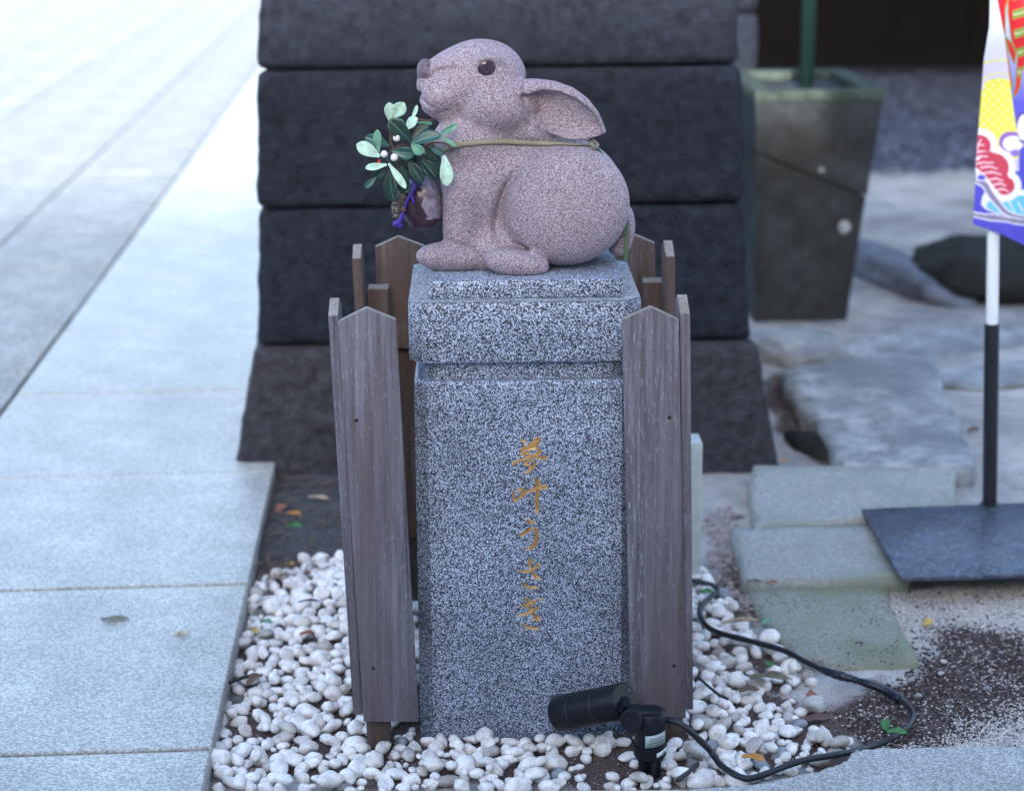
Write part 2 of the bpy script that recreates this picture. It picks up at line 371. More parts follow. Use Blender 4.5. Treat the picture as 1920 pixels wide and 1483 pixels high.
def rough_block(x0, x1, y0, y1, z0, z1, res, amp, rnd, seed=0, freq=9, batter=None, taper=None, zamp=1.):
    """rock-faced block: rounded box with a hammered, uneven skin"""
    n = [max(2, int(round((b - a) / res))) for a, b in ((x0, x1), (y0, y1), (z0, z1))]
    idx = {}; V = []; F = []
    def vid(i, j, k):
        if (i, j, k) not in idx: idx[(i, j, k)] = len(V); V.append((i / n[0], j / n[1], k / n[2]))
        return idx[(i, j, k)]
    for j in (0, n[1]):
        for i in range(n[0]):
            for k in range(n[2]):
                q = [vid(i, j, k), vid(i + 1, j, k), vid(i + 1, j, k + 1), vid(i, j, k + 1)]; F.append(q if j == 0 else q[::-1])
    for i in (0, n[0]):
        for j in range(n[1]):
            for k in range(n[2]):
                q = [vid(i, j, k), vid(i, j, k + 1), vid(i, j + 1, k + 1), vid(i, j + 1, k)]; F.append(q if i == 0 else q[::-1])
    for k in (0, n[2]):
        for i in range(n[0]):
            for j in range(n[1]):
                q = [vid(i, j, k), vid(i, j + 1, k), vid(i + 1, j + 1, k), vid(i + 1, j, k)]; F.append(q if k == 0 else q[::-1])
    U = np.array(V); lo = np.array([x0, y0, z0]); hi = np.array([x1, y1, z1]); p = lo + U * (hi - lo)
    core = np.clip(p, lo + rnd, hi - rnd); d = p - core; L = np.linalg.norm(d, axis=1)[:, None] + 1e-9; nrm = d / L
    p = core + nrm * np.minimum(L, rnd)
    a = fbm(p * freq, 4, seed, .55)[:, None] * amp + fbm(p * freq * .3, 2, seed + 9)[:, None] * amp * .8
    p = p + nrm * a * np.array([1, 1, zamp])
    if batter: p[:, :2] = batter(p)
    return p, F

# ================================================================== SETTING
# ---- ground sheet: fine near the pedestal, coarse to the horizon
gx = np.concatenate([np.linspace(-60, -6, 10)[:-1], np.linspace(-6, -.8, 30)[:-1], np.linspace(-.8, 1.5, 230)[:-1], np.linspace(1.5, 5, 70)[:-1], np.linspace(5, 60, 12)])
gy = np.concatenate([np.linspace(-30, -1, 12)[:-1], np.linspace(-1, 1.9, 290)[:-1], np.linspace(1.9, 8, 90)[:-1], np.linspace(8, 90, 20)])
XX, YY = np.meshgrid(gx, gy); gv = np.stack([XX.ravel(), YY.ravel(), np.zeros(XX.size)], 1)
xy = gv[:, :2]
BED = [G(*q)[:2] for q in [(385, 1476), (430, 1290), (480, 1090), (560, 1050), (660, 1035), (790, 1180), (1200, 1150), (1310, 1060), (1350, 1090), (1400, 1180), (1490, 1225), (1600, 1380), (1590, 1420), (1400, 1462), (1240, 1474)]]
SOILP = [[G(*q)[:2] for q in poly] for poly in (
    [(1540, 1300), (1680, 1240), (1760, 1170), (1930, 1180), (1990, 1290), (1860, 1340), (1720, 1390), (1600, 1400), (1500, 1330)],
    [(510, 880), (640, 900), (640, 1060), (470, 1110)], [(1330, 1050), (1360, 960), (1420, 1180), (1480, 1230), (1420, 1250)], [(1430, 690), (1480, 690), (1620, 870), (1520, 880)])]
sd = np.minimum.reduce([sdpoly(xy, BED)] + [sdpoly(xy, p) for p in SOILP])
wob = fbm(np.c_[xy * 6, np.zeros(len(xy))], 5, 3, .65) * .11
GRITP = [G(*q)[:2] for q in [(1660, 1095), (1990, 1070), (2100, 1400), (1640, 1400), (1720, 1250)]]
soil = np.clip(.5 - (sd + wob * 1.6) / .16, 0, 1)
soil = np.maximum(soil, .46 * np.clip(.5 - (sdpoly(xy, GRITP) + wob) / .1, 0, 1))
dbed = sdpoly(xy, BED)
near = np.clip(1 - np.hypot(xy[:, 0] - .3, xy[:, 1] - 1) / 6, 0, 1)
gv[:, 2] = -.012 + near * (fbm(np.c_[xy * 3, np.zeros(len(xy))], 4, 5) * .010 + fbm(np.c_[xy * 28, np.zeros(len(xy))], 3, 6) * .003) - .004 * np.clip(.5 - dbed / .12, 0, 1)
left = sdpoly(xy, [(-80, -40), (-.62, -40), (-.60, 0), (-.66, 1.7), (-.66, 80), (-80, 80)])
gv[:, 2] -= np.clip(-left / .1, 0, 1) * .06
nx, ny = len(gx), len(gy)
ii = (np.arange(ny - 1)[:, None] * nx + np.arange(nx - 1)[None]).ravel()
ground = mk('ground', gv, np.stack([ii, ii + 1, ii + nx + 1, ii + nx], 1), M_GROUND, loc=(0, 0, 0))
ground['kind'] = 'structure'
ground.data.attributes.new('soil', 'FLOAT', 'POINT').data.foreach_set('value', soil.astype(np.float32))
def ground_z(x, y):
    i = int(np.clip(np.searchsorted(gx, x), 0, nx - 1)); j = int(np.clip(np.searchsorted(gy, y), 0, ny - 1)); return gv[j * nx + i, 2]

# ---- pavement of square granite slabs on the left
pav = thing('pavement', None, None, (-.602, 0, 0), kind='structure')
TH = math.atan(.033); U2 = np.array([cos(TH), sin(TH)]); V2 = np.array([-sin(TH), cos(TH)])
def pv(u, v): return np.array([-.602, 0]) + U2 * u + V2 * v
cols = [0, -.885, -1.45]
while cols[-1] > -14: cols.append(cols[-1] - .885)
V, F = prism([(*pv(.0 - .03, -2.8), -.2), (*pv(-.03, 90), -.2), (*pv(-40, 90), -.2), (*pv(-40, -2.8), -.2)], (0, 0, 1), 0, .183, 0)
mk('bedding', V, F, plain('dark_joint', (.022, .021, .02), .95, spec=.1), pav, smooth=False)
cache = {}
for ci in range(len(cols) - 1):
    u1, u0 = cols[ci], cols[ci + 1]; sh = 0 if ci % 2 == 0 else .3
    for k in range(-3, 62):
        v0 = -.14 + .872 * k + sh; v1 = v0 + .872
        if v0 > 14 and ci > 11: continue
        g = .006; z = .04 + random.uniform(-.0012, .0012)
        key = (round(u1 - u0, 3), ci > 0)
        if key not in cache:
            w = u1 - u0 - 2 * g
            bm = bmesh.new()
            V, F = box(0, w, 0, .872 - 2 * g, -.06, 0, .004, 2)
            me = bpy.data.meshes.new('paving_slab'); me.from_pydata(V.tolist(), [], F); me.materials.append(M_CONC2 if ci else M_CONC); cache[key] = me
        o = bpy.data.objects.new('paving_slab', cache[key]); COL.objects.link(o); o.parent = pav
        p = pv(u0 + g, v0 + g); o.location = (p[0] + .602, p[1], z); o.rotation_euler = (random.uniform(-.001, .001), random.uniform(-.001, .001), TH)

# ---- kerb of the foreground path
kp = [G(*q, .03) for q in [(380, 1479), (800, 1478), (1240, 1475), (1400, 1465), (1513, 1444), (1560, 1431), (1590, 1419), (1600, 1404), (1640, 1399), (1760, 1396), (1920, 1393), (2300, 1386)]]
kl = spline(kp, 6); kl[:, 1] += rng.normal(0, .0025, len(kl))
kpoly = [(*p[:2], -.15) for p in kl] + [(3.2, -1.9, -.15), (-.54, -1.9, -.15)]
V, F = prism(kpoly, (0, 0, 1), 0, .175, .004, 2)
kerb = mk('path', V, F, M_KERB, loc=(0, -.8, 0)); kerb['kind'] = 'structure'; auto_smooth(kerb)

# ---- big battered stone pillar of coursed, rock-faced blocks
PY = 1.70
pil = thing('stone_pillar', 'massive dark stone pillar of stacked rough blocks behind the rabbit', 'pillar', (-.02, 2.4, 0))
def batt(p):
    z = np.clip(p[:, 2], -.2, 3)
    lx = np.interp(z, [-.2, .0, .05, .36, .40, .76, 1.13, 1.32, 3], [-.80, -.785, -.775, -.715, -.700, -.685, -.668, -.660, -.58])
    rx = np.interp(z, [-.2, .0, .05, .36, .40, .76, 1.13, 1.32, 3], [.775, .765, .755, .690, .670, .650, .632, .624, .54])
    u = (p[:, 0] + .708) / 1.416
    return np.c_[lx + (rx - lx) * u, 2.42 + (p[:, 1] - 2.42) * np.interp(z, [0, .36, 1.3, 3], [1.02, 1., .965, .92])]
zs = [-.1, .368, .752, 1.128, 1.50, 1.88, 2.26, 2.64]
for k in range(len(zs) - 1):
    hw = .708
    V, F = rough_block(-hw, hw + .0, PY, 3.12, zs[k] + .002, zs[k + 1] - .002, .014 if k < 4 else .05, .0095, .026, seed=20 + k, freq=20, batter=batt, zamp=.35)
    mk('stone_block', V, F, M_ANDE2 if k == 0 else M_ANDE, pil)
V, F = rough_block(-.74, .30, 1.02, 1.80, -.12, .004, .03, .01, .03, seed=51, freq=6)
props(mk('foundation_stone', V, F, rock_mat('grey_foundation', (.075, .078, .085), scale=20, contrast=.4)), 'flat grey foundation stone in front of the dark pillar, half buried', 'stone')

# ---- darker wall end and the black board building behind
wend = thing('stone_wall', 'dark stone wall end standing behind the mossy square basin', 'wall', (.9, 5.2, 0))
zz = [-.1, .5, 1.05, 1.6, 2.2]
for k in range(4):
    V, F = rough_block(.2, 1.10, 4.6, 5.8, zz[k] + .003, zz[k + 1] - .003, .05, .012, .035, seed=70 + k, freq=7)
    mk('stone_block', V, F, M_ANDE, wend)
bld = thing('board_building', 'black boarded building across the back under unseen eaves added for shade', 'building', (5, 12, 0))
bx = 1.3
for r, (z0, z1) in enumerate(((.28, .95), (1.07, 1.75), (1.87, 2.6))):
    for c in range(16):
        V, F = box(bx + c * .62 + .004, bx + .62 + c * .62 - .004, 11.6 + .01 * (c % 2), 11.63 + .01 * (c % 2), z0, z1, .003, 1)
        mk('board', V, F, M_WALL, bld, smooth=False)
for z0, z1 in ((.12, .28), (.95, 1.07), (1.75, 1.87), (2.6, 2.75)):
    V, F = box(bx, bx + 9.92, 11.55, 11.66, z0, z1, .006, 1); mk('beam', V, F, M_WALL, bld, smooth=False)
V, F = box(bx - .1, bx + 10, 11.45, 11.9, -.1, .12, .02, 2); mk('base_stone', V, F, M_ANDE, bld, smooth=False)
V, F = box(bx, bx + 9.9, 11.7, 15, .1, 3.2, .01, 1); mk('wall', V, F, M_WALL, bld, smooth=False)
V, F = prism([(0, 6.6, 2.75), (0, 15.4, 4.9), (0, 15.4, 5.05), (0, 6.6, 2.87)], (1, 0, 0), .9, 12.2, .01, 1); V[:, 1] += .5; mk('shade_roof', V, F, M_WALL, bld, smooth=False)  # eaves added out of view, run far forward to shade the back
for k in range(12):
    V, F = box(1.2 + k * .9, 1.3 + k * .9, 6.7, 6.8, 2.62, 2.76, .004, 1); mk('rafter_end', V, F, M_WALL, bld, smooth=False)

# ---- unseen blocks added behind the viewer to shade the foreground and right back
shade_hall = thing('shade_hall', 'unseen plastered block with grey tiles, added behind the viewer to cast shade', 'shade_hall', (-4, -14, 0))
M_HW = plain('pale_plaster', (.45, .43, .40), .9); M_HR = plain('grey_roof_tile', (.12, .125, .13), .7)
V, F = box(-26, 1.2, -12, -5.6, 0, 2.9, .02, 1); mk('wall', V, F, M_HW, shade_hall, smooth=False)
V, F = prism([(0, -5.2, 2.8), (0, -8.2, 3.9), (0, -12.4, 2.6), (0, -12.4, 2.8), (0, -8.2, 4.12), (0, -5.2, 3.0)], (1, 0, 0), -26.6, 1.4, .01, 1); mk('shade_roof', V, F, M_HR, shade_hall, smooth=False)
twr = thing('shade_tower', 'unseen taller plastered block, added behind the viewer to cast shade', 'shade_tower', (8, -16, 0))
V, F = box(1.3, 15, -12, -5.9, 0, 7.2, .02, 1); mk('wall', V, F, M_HW, twr, smooth=False)
V, F = box(1.3, 16, -13, -5.4, 7.2, 7.6, .05, 1); mk('shade_roof', V, F, M_HR, twr, smooth=False)

# ---- blue-grey gravel bank under the eaves
px_, py_ = np.meshgrid(np.linspace(1.0, 6, 90), np.linspace(6.9, 11.5, 80)); pp = np.c_[px_.ravel(), py_.ravel()]
d = np.clip((pp[:, 1] - 7.0) / 1.0, 0, 1) * np.clip((pp[:, 0] - 1.0) / .5, 0, 1)
hz = -.03 + .10 * d + fbm(np.c_[pp * 2, pp[:, :1] * 0], 4, 31) * .05 * d + fbm(np.c_[pp * 14, pp[:, :1] * 0], 3, 32) * .035
i2 = (np.arange(79)[:, None] * 90 + np.arange(89)[None]).ravel()
gb = mk('gravel_bank', np.c_[pp, hz], np.stack([i2, i2 + 1, i2 + 91, i2 + 90], 1), M_GRAVEL, loc=(3, 9, 0)); gb['kind'] = 'stuff'

# ================================================================== PEDESTAL
ped = thing('stone_pedestal', 'speckled blue-grey granite pedestal with gold carved characters under the rabbit', 'pedestal', (0, .19, -.03))
def cham(x0, x1, y0, y1, c, z0, z1, w=.003, top=1., seg=2):
    q = [(x0 + c, y0), (x1 - c, y0), (x1, y0 + c), (x1, y1 - c), (x1 - c, y1), (x0 + c, y1), (x0, y1 - c), (x0, y0 + c)]
    return prism([(a, b, z0) for a, b in q], (0, 0, 1), 0, z1 - z0, w, seg)
# shaft, with the front face cut open where the inscription is carved
SX, SY, CH = .212, .388, .026
ix0, ix1, iz0, iz1 = -.045, .047, .19, .64
ztop = .716
q = [(-SX + CH, 0), (SX - CH, 0), (SX, CH), (SX, SY - CH), (SX - CH, SY), (-SX + CH, SY), (-SX, SY - CH), (-SX, CH)]
lo = [(a, b, -.06) for a, b in q]; hi = [(a * .985 if True else a, b, ztop - .007) for a, b in q]
def inset(pts, k, z): return [(a - np.sign(a) * k, b - (b - SY / 2) / (SY / 2) * k, z) for a, b, _ in pts]
tp = inset(hi, .006, ztop)
V = lo + hi + tp
F = [[i, (i + 1) % 8, 8 + (i + 1) % 8, 8 + i] for i in range(1, 8)] + [[8 + i, 8 + (i + 1) % 8, 16 + (i + 1) % 8, 16 + i] for i in range(8)] + [list(range(16, 24)), list(range(8))[::-1]]
n0 = len(V); V += [(ix0, 0, iz0), (ix1, 0, iz0), (ix1, 0, iz1), (ix0, 0, iz1)]
F += [[0, 1, n0 + 1, n0], [1, 9, n0 + 2, n0 + 1], [9, 8, n0 + 3, n0 + 2], [8, 0, n0, n0 + 3]]
CHARS = [
 ((950, 815, 17.44), [[(490,180,30),(540,210,50),(590,260,35)], [(1060,120,50),(970,170,70),(860,260,45)],
  [(500,510,55),(620,440,75),(800,370,85),(980,310,70),(1040,260,45)], [(460,660,45),(600,600,60),(690,560,30)],
  [(690,540,22),(830,470,24),(1000,450,28),(1080,530,60),(1000,620,60),(900,670,35)],
  [(210,960,45),(330,880,52),(500,830,38),(650,770,42),(800,700,60),(950,690,62),(1100,750,52),(1250,760,75)],
  [(720,610,35),(670,710,30)], [(850,810,30),(700,860,50),(620,930,58),(640,990,40)], [(700,990,32),(780,1060,42)],
  [(960,830,35),(920,930,52),(850,1060,60),(740,1180,48),(570,1280,12)]]),
 ((950, 890, 17.44), [[(200,600,28),(230,720,48),(280,850,58)], [(270,560,16),(400,490,40),(520,470,55),(590,550,68),(530,660,68),(430,760,45),(350,800,20)],
  [(660,600,10),(800,520,48),(950,460,60),(1100,420,60),(1230,390,70),(1320,420,36)],
  [(870,100,12),(980,170,58),(1010,280,75),(1010,450,70),(1000,700,62),(990,950,58),(1000,1150,52),(990,1250,30)]]),
 ((950, 965, 17.44), [[(670,190,40),(780,230,68),(930,250,16)],
  [(400,650,28),(480,650,60),(620,570,58),(760,480,52),(880,450,42),(970,520,58),(990,650,60),(980,800,65),(900,980,72),(790,1070,60),(600,1150,8)]]),
 ((950, 1040, 18.53), [[(780,180,48),(790,300,50),(810,430,38)], [(820,190,14),(950,260,22),(1080,320,28),(1170,350,32)],
  [(400,540,22),(560,580,38),(760,560,48),(920,500,52),(1080,410,48),(1170,370,28)], [(880,570,38),(960,680,58),(1050,780,58),(1170,840,22)],
  [(960,800,18),(820,825,8)], [(560,950,28),(600,1030,45),(750,1110,45),(900,1140,45),(1090,1125,16)]]),
 ((950, 1110, 17.44), [[(540,180,18),(650,240,48),(730,320,50),(770,440,50),(790,600,58)], [(450,430,18),(600,430,58),(750,360,58),(880,320,58),(950,320,36)],
  [(370,780,20),(550,740,38),(700,680,45),(830,620,58),(950,550,55),(1060,510,38)], [(860,680,48),(930,760,58),(1000,850,78),(1080,910,38)],
  [(920,880,18),(800,910,8)], [(500,1030,28),(560,1100,38),(700,1150,40),(900,1190,40),(1070,1190,16)],
  [(1010,180,26),(1120,260,28)], [(1160,205,20),(1220,220,18)]])]
gs = .00072
nxg = int((ix1 - ix0) / gs); nzg = int((iz1 - iz0) / gs)
ax_ = np.linspace(ix0, ix1, nxg + 1); az_ = np.linspace(iz0, iz1, nzg + 1); AX, AZ = np.meshgrid(ax_, az_)
gp = np.c_[AX.ravel(), AZ.ravel()]; best = np.full(len(gp), 1e9); who = np.zeros(len(gp), int)
for ci, ((ox, oy, s), strokes) in enumerate(CHARS):
    for st in strokes:
        st = spline(st, 5); w = []
        for x, y, r in st:
            p = P(ox + x / s, oy + y / s, 0); w.append((p[0], p[2], max(4, r) * 1.02 / s / 1010.))
        w = np.array(w); zsel = (gp[:, 1] > w[:, 1].min() - .012) & (gp[:, 1] < w[:, 1].max() + .012)
        dd = sdline(gp[zsel], w); idx_ = np.where(zsel)[0]; b = dd < best[idx_]; best[idx_[b]] = dd[b]; who[idx_[b]] = ci
dep = np.clip(-best * 1.7, 0, .0065)
gvert = np.c_[gp[:, 0], dep, gp[:, 1]]
iq = (np.arange(nzg)[:, None] * (nxg + 1) + np.arange(nxg)[None]).ravel()
qf = np.stack([iq, iq + 1, iq + nxg + 2, iq + nxg + 1], 1)
gold = (dep[qf] > 0).sum(1) >= 2
fo = len(V); V2_ = np.vstack([np.array(V), gvert]); F2 = F + (qf[~gold] + fo).tolist()
sh = mk('shaft', V2_, F2, M_GRAN, ped, smooth=False)
for ci, nm in enumerate(('夢', '叶', 'う', 'さ', 'ぎ')):
    fs = qf[gold & (who[qf[:, 0]] == ci)]; u, inv = np.unique(fs, return_inverse=True)
    mk('carved_character', gvert[u], inv.reshape(fs.shape), M_GOLD, sh)['label'] = 'gold carved character ' + nm
V, F = cham(-.188, .188, .022, .366, .022, .70, .757, 0); mk('neck', V, F, M_GRAN, ped, smooth=False)
V, F = cham(-.217, .221, -.001, .390, .030, .752, .868, .0045); o = mk('cap', V, F, M_GRAN, ped); auto_smooth(o)
V, F = cham(-.215, .219, .001, .388, .030, .8685, .8690, 0); mk('cap_top', V, F, M_GRAN_TOP, ped, smooth=False)
V, F = box(-.178, .187, .028, .345, .869, .904, .004); o = mk('top_plate', V, F, M_GRAN, ped); auto_smooth(o)

# ================================================================== RABBIT (implicit surface, meshed)
YC = .19; PXM = 3.755 / FPX
def W(px, py, c): return P(px, py, YC + c * PXM)         # c: photo-pixel depth away from the viewer
def smin(a, b, k): h = np.clip(.5 + .5 * (b - a) / k, 0, 1); return b + (a - b) * h - k * h * (1 - h)
h_ = .0028
bx0 = np.array([W(770, 300, 0)[0] - .02, YC - .16, .895]); bx1 = np.array([W(1200, 300, 0)[0] + .015, YC + .16, W(880, 60, 0)[2] + .03])
N3 = np.ceil((bx1 - bx0) / h_).astype(int)
gx3 = [bx0[i] + h_ * np.arange(N3[i]) for i in range(3)]
X3, Y3, Z3 = np.meshgrid(*gx3, indexing='ij'); Q = np.stack([X3, Y3, Z3], -1).astype(np.float32)
def ell(c, r, rot=None, turn=0.):
    """ellipsoid, radii in photo pixels (along, up, depth); rot: tilt in the picture plane (deg, ccw), turn about Z"""
    d = Q - np.array(c, np.float32); r = np.array(r) * PXM
    if turn: a = radians(turn); d = np.stack([d[..., 0] * cos(a) + d[..., 1] * sin(a), -d[..., 0] * sin(a) + d[..., 1] * cos(a), d[..., 2]], -1)
    if rot: a = radians(rot); d = np.stack([d[..., 0] * cos(a) + d[..., 2] * sin(a), d[..., 1], -d[..., 0] * sin(a) + d[..., 2] * cos(a)], -1)
    k0 = np.sqrt((d[..., 0] / r[0]) ** 2 + (d[..., 2] / r[1]) ** 2 + (d[..., 1] / r[2]) ** 2)
    k1 = np.sqrt((d[..., 0] / r[0] ** 2) ** 2 + (d[..., 2] / r[1] ** 2) ** 2 + (d[..., 1] / r[2] ** 2) ** 2) + 1e-6
    return k0 * (k0 - 1) / k1
def cap(a, b, ra, rb):
    a = np.array(a); b = np.array(b); e = b - a; t = np.clip(((Q - a) @ e) / (e @ e), 0, 1)
    return np.linalg.norm(Q - a - t[..., None] * e, axis=-1) - (ra + (rb - ra) * t) * PXM
K = PXM
body = ell(W(1046, 372, 0), (124, 116, 86), 6)
body = smin(body, ell(W(930, 462, 0), (96, 56, 84)), 22 * PXM)               # belly on the plate
body = smin(body, ell(W(1000, 330, 0), (118, 78, 78), -8), 26 * K)
body = smin(body, ell(W(908, 345, 0), (80, 118, 74), 6), 30 * K)              # chest and shoulder
body = smin(body, ell(W(892, 258, 0), (78, 46, 70)), 26 * K)                  # neck
for sgn in (-1, 1):
    body = smin(body, cap(W(868, 360, 42 * sgn), W(864, 470, 46 * sgn), 38, 33), 16 * K)   # fore leg
    body = smin(body, ell(W(844, 482, 52 * sgn), (63, 28, 34), -3), 6 * K)                 # fore paw
    hn = ell(W(1059, 384, 52 * sgn), (119, 112, 70), 0)                                    # haunch, with a carved line round its front
    body = smin(body, hn, 7 * K)
    ft = ell(W(967, 491, 94 * sgn), (62, 29, 34), -9); body = smin(body, ft, 4 * K)                 # hind foot
tail = smin(ell(W(1172, 424, 0), (19, 42, 28)), ell(W(1160, 455, 0), (22, 26, 26)), 8 * K)
body = smin(body, tail, 4 * K)
# head, turned a little towards the viewer
HC = W(925, 165, 0); TURN = 5
def H(px, py, c):
    p = W(px, py, c) - HC; a = radians(TURN); return HC + np.array([p[0] * cos(a) - p[1] * sin(a), p[0] * sin(a) + p[1] * cos(a), p[2]])
head = ell(H(912, 152, 0), (74, 74, 64), 0, TURN)
head = smin(head, ell(H(850, 136, 0), (74, 43, 46), 28, TURN), 24 * K)        # straight bridge from brow to nose
head = smin(head, ell(H(858, 190, 0), (62, 42, 46), 0, TURN), 18 * K)
for sgn in (-1, 1):
    head = smin(head, ell(H(936, 199, 30 * sgn), (74, 54, 50), 0, TURN), 10 * K)           # cheek
    lp_ = ell(H(835, 172, 22 * sgn), (49, 34, 32), 20, TURN); head = smin(head, lp_, 11 * K)         # upper lip lobe
    head = smin(head, ell(H(909, 116, 50 * sgn), (28, 17, 17), 12, TURN), 7 * K)           # brow over the eye
    head = -smin(-head, ell(H(914, 129, 68 * sgn), (24, 21, 9), 0, TURN), 5 * K)           # eye socket
head = smin(head, ell(H(815, 203, 0), (26, 16, 25), -24, TURN), 3 * K)                     # chin
head = smin(head, ell(H(803, 134, 0), (17, 19, 22), 0, TURN), 8 * K)                       # nose tip
body = smin(body, ell(W(996, 244, 0), (62, 36, 62), -14), 16 * K)          # nape under the ears
body = smin(body, head, 13 * K)
# ears laid back
def ear(a, b, cn, half, dep, sgn):
    """leaf-shaped lobe from a to b, hollowed on the outer side"""
    a = np.array(a); b = np.array(b); e = b - a; L = np.linalg.norm(e); e /= L
    nrm = np.array(cn, float); nrm -= e * (nrm @ e); nrm /= np.linalg.norm(nrm); s = np.cross(e, nrm)
    d = Q - a; t = (d @ e) / L; y = d @ s; z = d @ nrm; tc = np.clip(t, 0, 1)
    w = np.interp(tc, [0, .12, .3, .5, .7, .85, .95, 1], [.55, .72, .93, 1., .86, .58, .27, .08]) * half * K
    th = np.interp(tc, [0, .3, .7, 1], [1.15, 1., .8, .35]) * dep * K
    over = np.maximum(np.maximum(-t, t - 1), 0) * L
    f = (np.sqrt((y / w) ** 2 + (z / th) ** 2) - 1) * np.minimum(w, th) * 1.0
    f = np.sqrt(np.maximum(f, 0) ** 2 + over ** 2) + np.minimum(f, 0)
    wi = np.interp(tc, [0, .08, .22, .4, .6, .8, .92, .97, 1], [.02, .1, .55, .76, .77, .58, .25, .05, .01]) * half * K
    g = (np.sqrt(((y - .03 * half * K) / wi) ** 2 + ((z - th * .72) / (th * 1.30)) ** 2) - 1) * np.minimum(wi, th)
    g = np.where((t < .05) | (t > .985), 1., g)
    k = 2.5 * K; m = -g; hh = np.clip(.5 - .5 * (m - f) / k * -1, 0, 1)
    return np.maximum(f, -g)
for sgn in (-1, 1):
    e = ear(W(974, 172, 48 * sgn), W(1134, 248, 76 * sgn), (.05, sgn, -.22), 49, 24, sgn)
    body = smin(body, e, 7 * K)
# carved mouth lines
m1 = cap(H(797, 168, -3), H(792, 196, -3), 2.4, 2.4); body = np.maximum(body, -m1) if False else -smin(-body, m1, 3 * K)
m2 = cap(H(806, 192, -16), H(838, 206, -40), 1.6, 1.2); body = -smin(-body, m2, 3 * K)
def engrave(f, pts, c, amp, wid):
    l = np.array([W(x, y, c)[[0, 2]] for x, y in spline(pts, 4)]); n = len(l); d = np.full(Q.shape[:3], 1e9, np.float32); fade = np.sin(np.linspace(.25, pi - .25, n)) ** .6
    out = np.zeros(Q.shape[:3], np.float32)
    for i in range(n - 1):
        e = l[i + 1] - l[i]; t = np.clip(((Q[..., 0] - l[i, 0]) * e[0] + (Q[..., 2] - l[i, 1]) * e[1]) / (e @ e + 1e-12), 0, 1)
        dd = np.hypot(Q[..., 0] - l[i, 0] - t * e[0], Q[..., 2] - l[i, 1] - t * e[1]); out = np.maximum(out, np.exp(-(dd / (wid * K)) ** 2) * fade[i])
    return f + np.where(np.abs(f) < 40 * K, out * amp * K, 0)
body = engrave(body, [(968, 326), (953, 348), (942, 374), (935, 402), (931, 430), (934, 452)], -88, 9, 9)
body = engrave(body, [(962, 336), (948, 358), (938, 388), (932, 420)], -88, 4, 4)
body = engrave(body, [(794, 158), (805, 146), (818, 137), (833, 131), (852, 128), (872, 132)], -36, 8, 5)
body = engrave(body, [(785, 156), (789, 170), (786, 186)], -8, 4, 4)
body = engrave(body, [(789, 176), (798, 190), (812, 199)], -22, 6, 3.5)
body = engrave(body, [(884, 182), (874, 200), (852, 213), (830, 214)], -40, 5, 11)
body = engrave(body, [(916, 470), (940, 461), (975, 466), (1004, 482), (1022, 500)], -96, 6, 4.5)
body = engrave(body, [(908, 474), (905, 490), (912, 508)], -96, 4, 4)
body = engrave(body, [(826, 446), (850, 453), (880, 464), (902, 478)], -62, 4, 5)
body = engrave(body, [(992, 148), (980, 168), (984, 196), (1000, 226)], -56, 5, 5)
body = engrave(body, [(892, 122), (902, 109), (918, 107), (932, 117)], -62, -2.2, 4)
# flat underside
body = np.maximum(body, (.9045 - Q[..., 2]))
def surface_nets(f, o, h):
    ins = f < 0; n = np.array(f.shape) - 1
    sl_ = lambda a: [f[a[0]:a[0] + n[0], a[1]:a[1] + n[1], a[2]:a[2] + n[2]]][0]
    acc = np.zeros((*n, 3), np.float32); cnt = np.zeros(n, np.float32)
    for axis in range(3):
        for u in (0, 1):
            for v in (0, 1):
                a = [0, 0, 0]; a[(axis + 1) % 3] = u; a[(axis + 2) % 3] = v; b = a.copy(); b[axis] = 1
                fa, fb = sl_(a), sl_(b); m = (fa < 0) != (fb < 0); t = np.where(m, fa / (fa - fb + 1e-12), 0)
                for k in range(3): acc[..., k] += np.where(m, (t if k == axis else a[k]), 0)
                cnt += m
    act = cnt > 0; vid = -np.ones(n, int); vid[act] = np.arange(act.sum()); ijk = np.argwhere(act)
    Vx = np.array(o) + h * (ijk + acc[act] / cnt[act][:, None]); faces = []
    for axis in range(3):
        u, v = (axis + 1) % 3, (axis + 2) % 3; s0 = [slice(0, n[0]), slice(0, n[1]), slice(0, n[2])]; s0[u] = slice(1, n[u]); s0[v] = slice(1, n[v])
        A = ins[tuple(s0)]; s1 = s0.copy(); s1[axis] = slice(1, n[axis] + 1); B = ins[tuple(s1)]
        e = np.argwhere(A != B); off = np.array([0, 0, 0]); off[u] = 1; off[v] = 1; e = e + off; flip = ins[tuple(e.T)]
        du = np.zeros(3, int); du[u] = 1; dv = np.zeros(3, int); dv[v] = 1
        q = [vid[tuple((e - du - dv).T)], vid[tuple((e - dv).T)], vid[tuple(e.T)], vid[tuple((e - du).T)]]
        q = np.stack(q, 1); q[~flip] = q[~flip][:, ::-1]; faces.append(q)
    return Vx, np.vstack(faces)
V, F = surface_nets(body, bx0, h_)
for it in range(3):                                        # light Laplacian polish
    s = np.zeros_like(V); c = np.zeros(len(V))
    for a, b in ((0, 1), (1, 2), (2, 3), (3, 0)):
        np.add.at(s, F[:, a], V[F[:, b]]); np.add.at(s, F[:, b], V[F[:, a]]); np.add.at(c, F[:, a], 1); np.add.at(c, F[:, b], 1)
    V = V + .5 * (s / c[:, None] - V)
rab = thing('rabbit_statue', 'pink granite rabbit statue with raised nose sitting on top of the pedestal', 'statue', (0, YC, .904))
body_o = mk('body', V, F, M_PINK, rab)
BV = BVHTree.FromPolygons([tuple(v) for v in V], F.tolist())
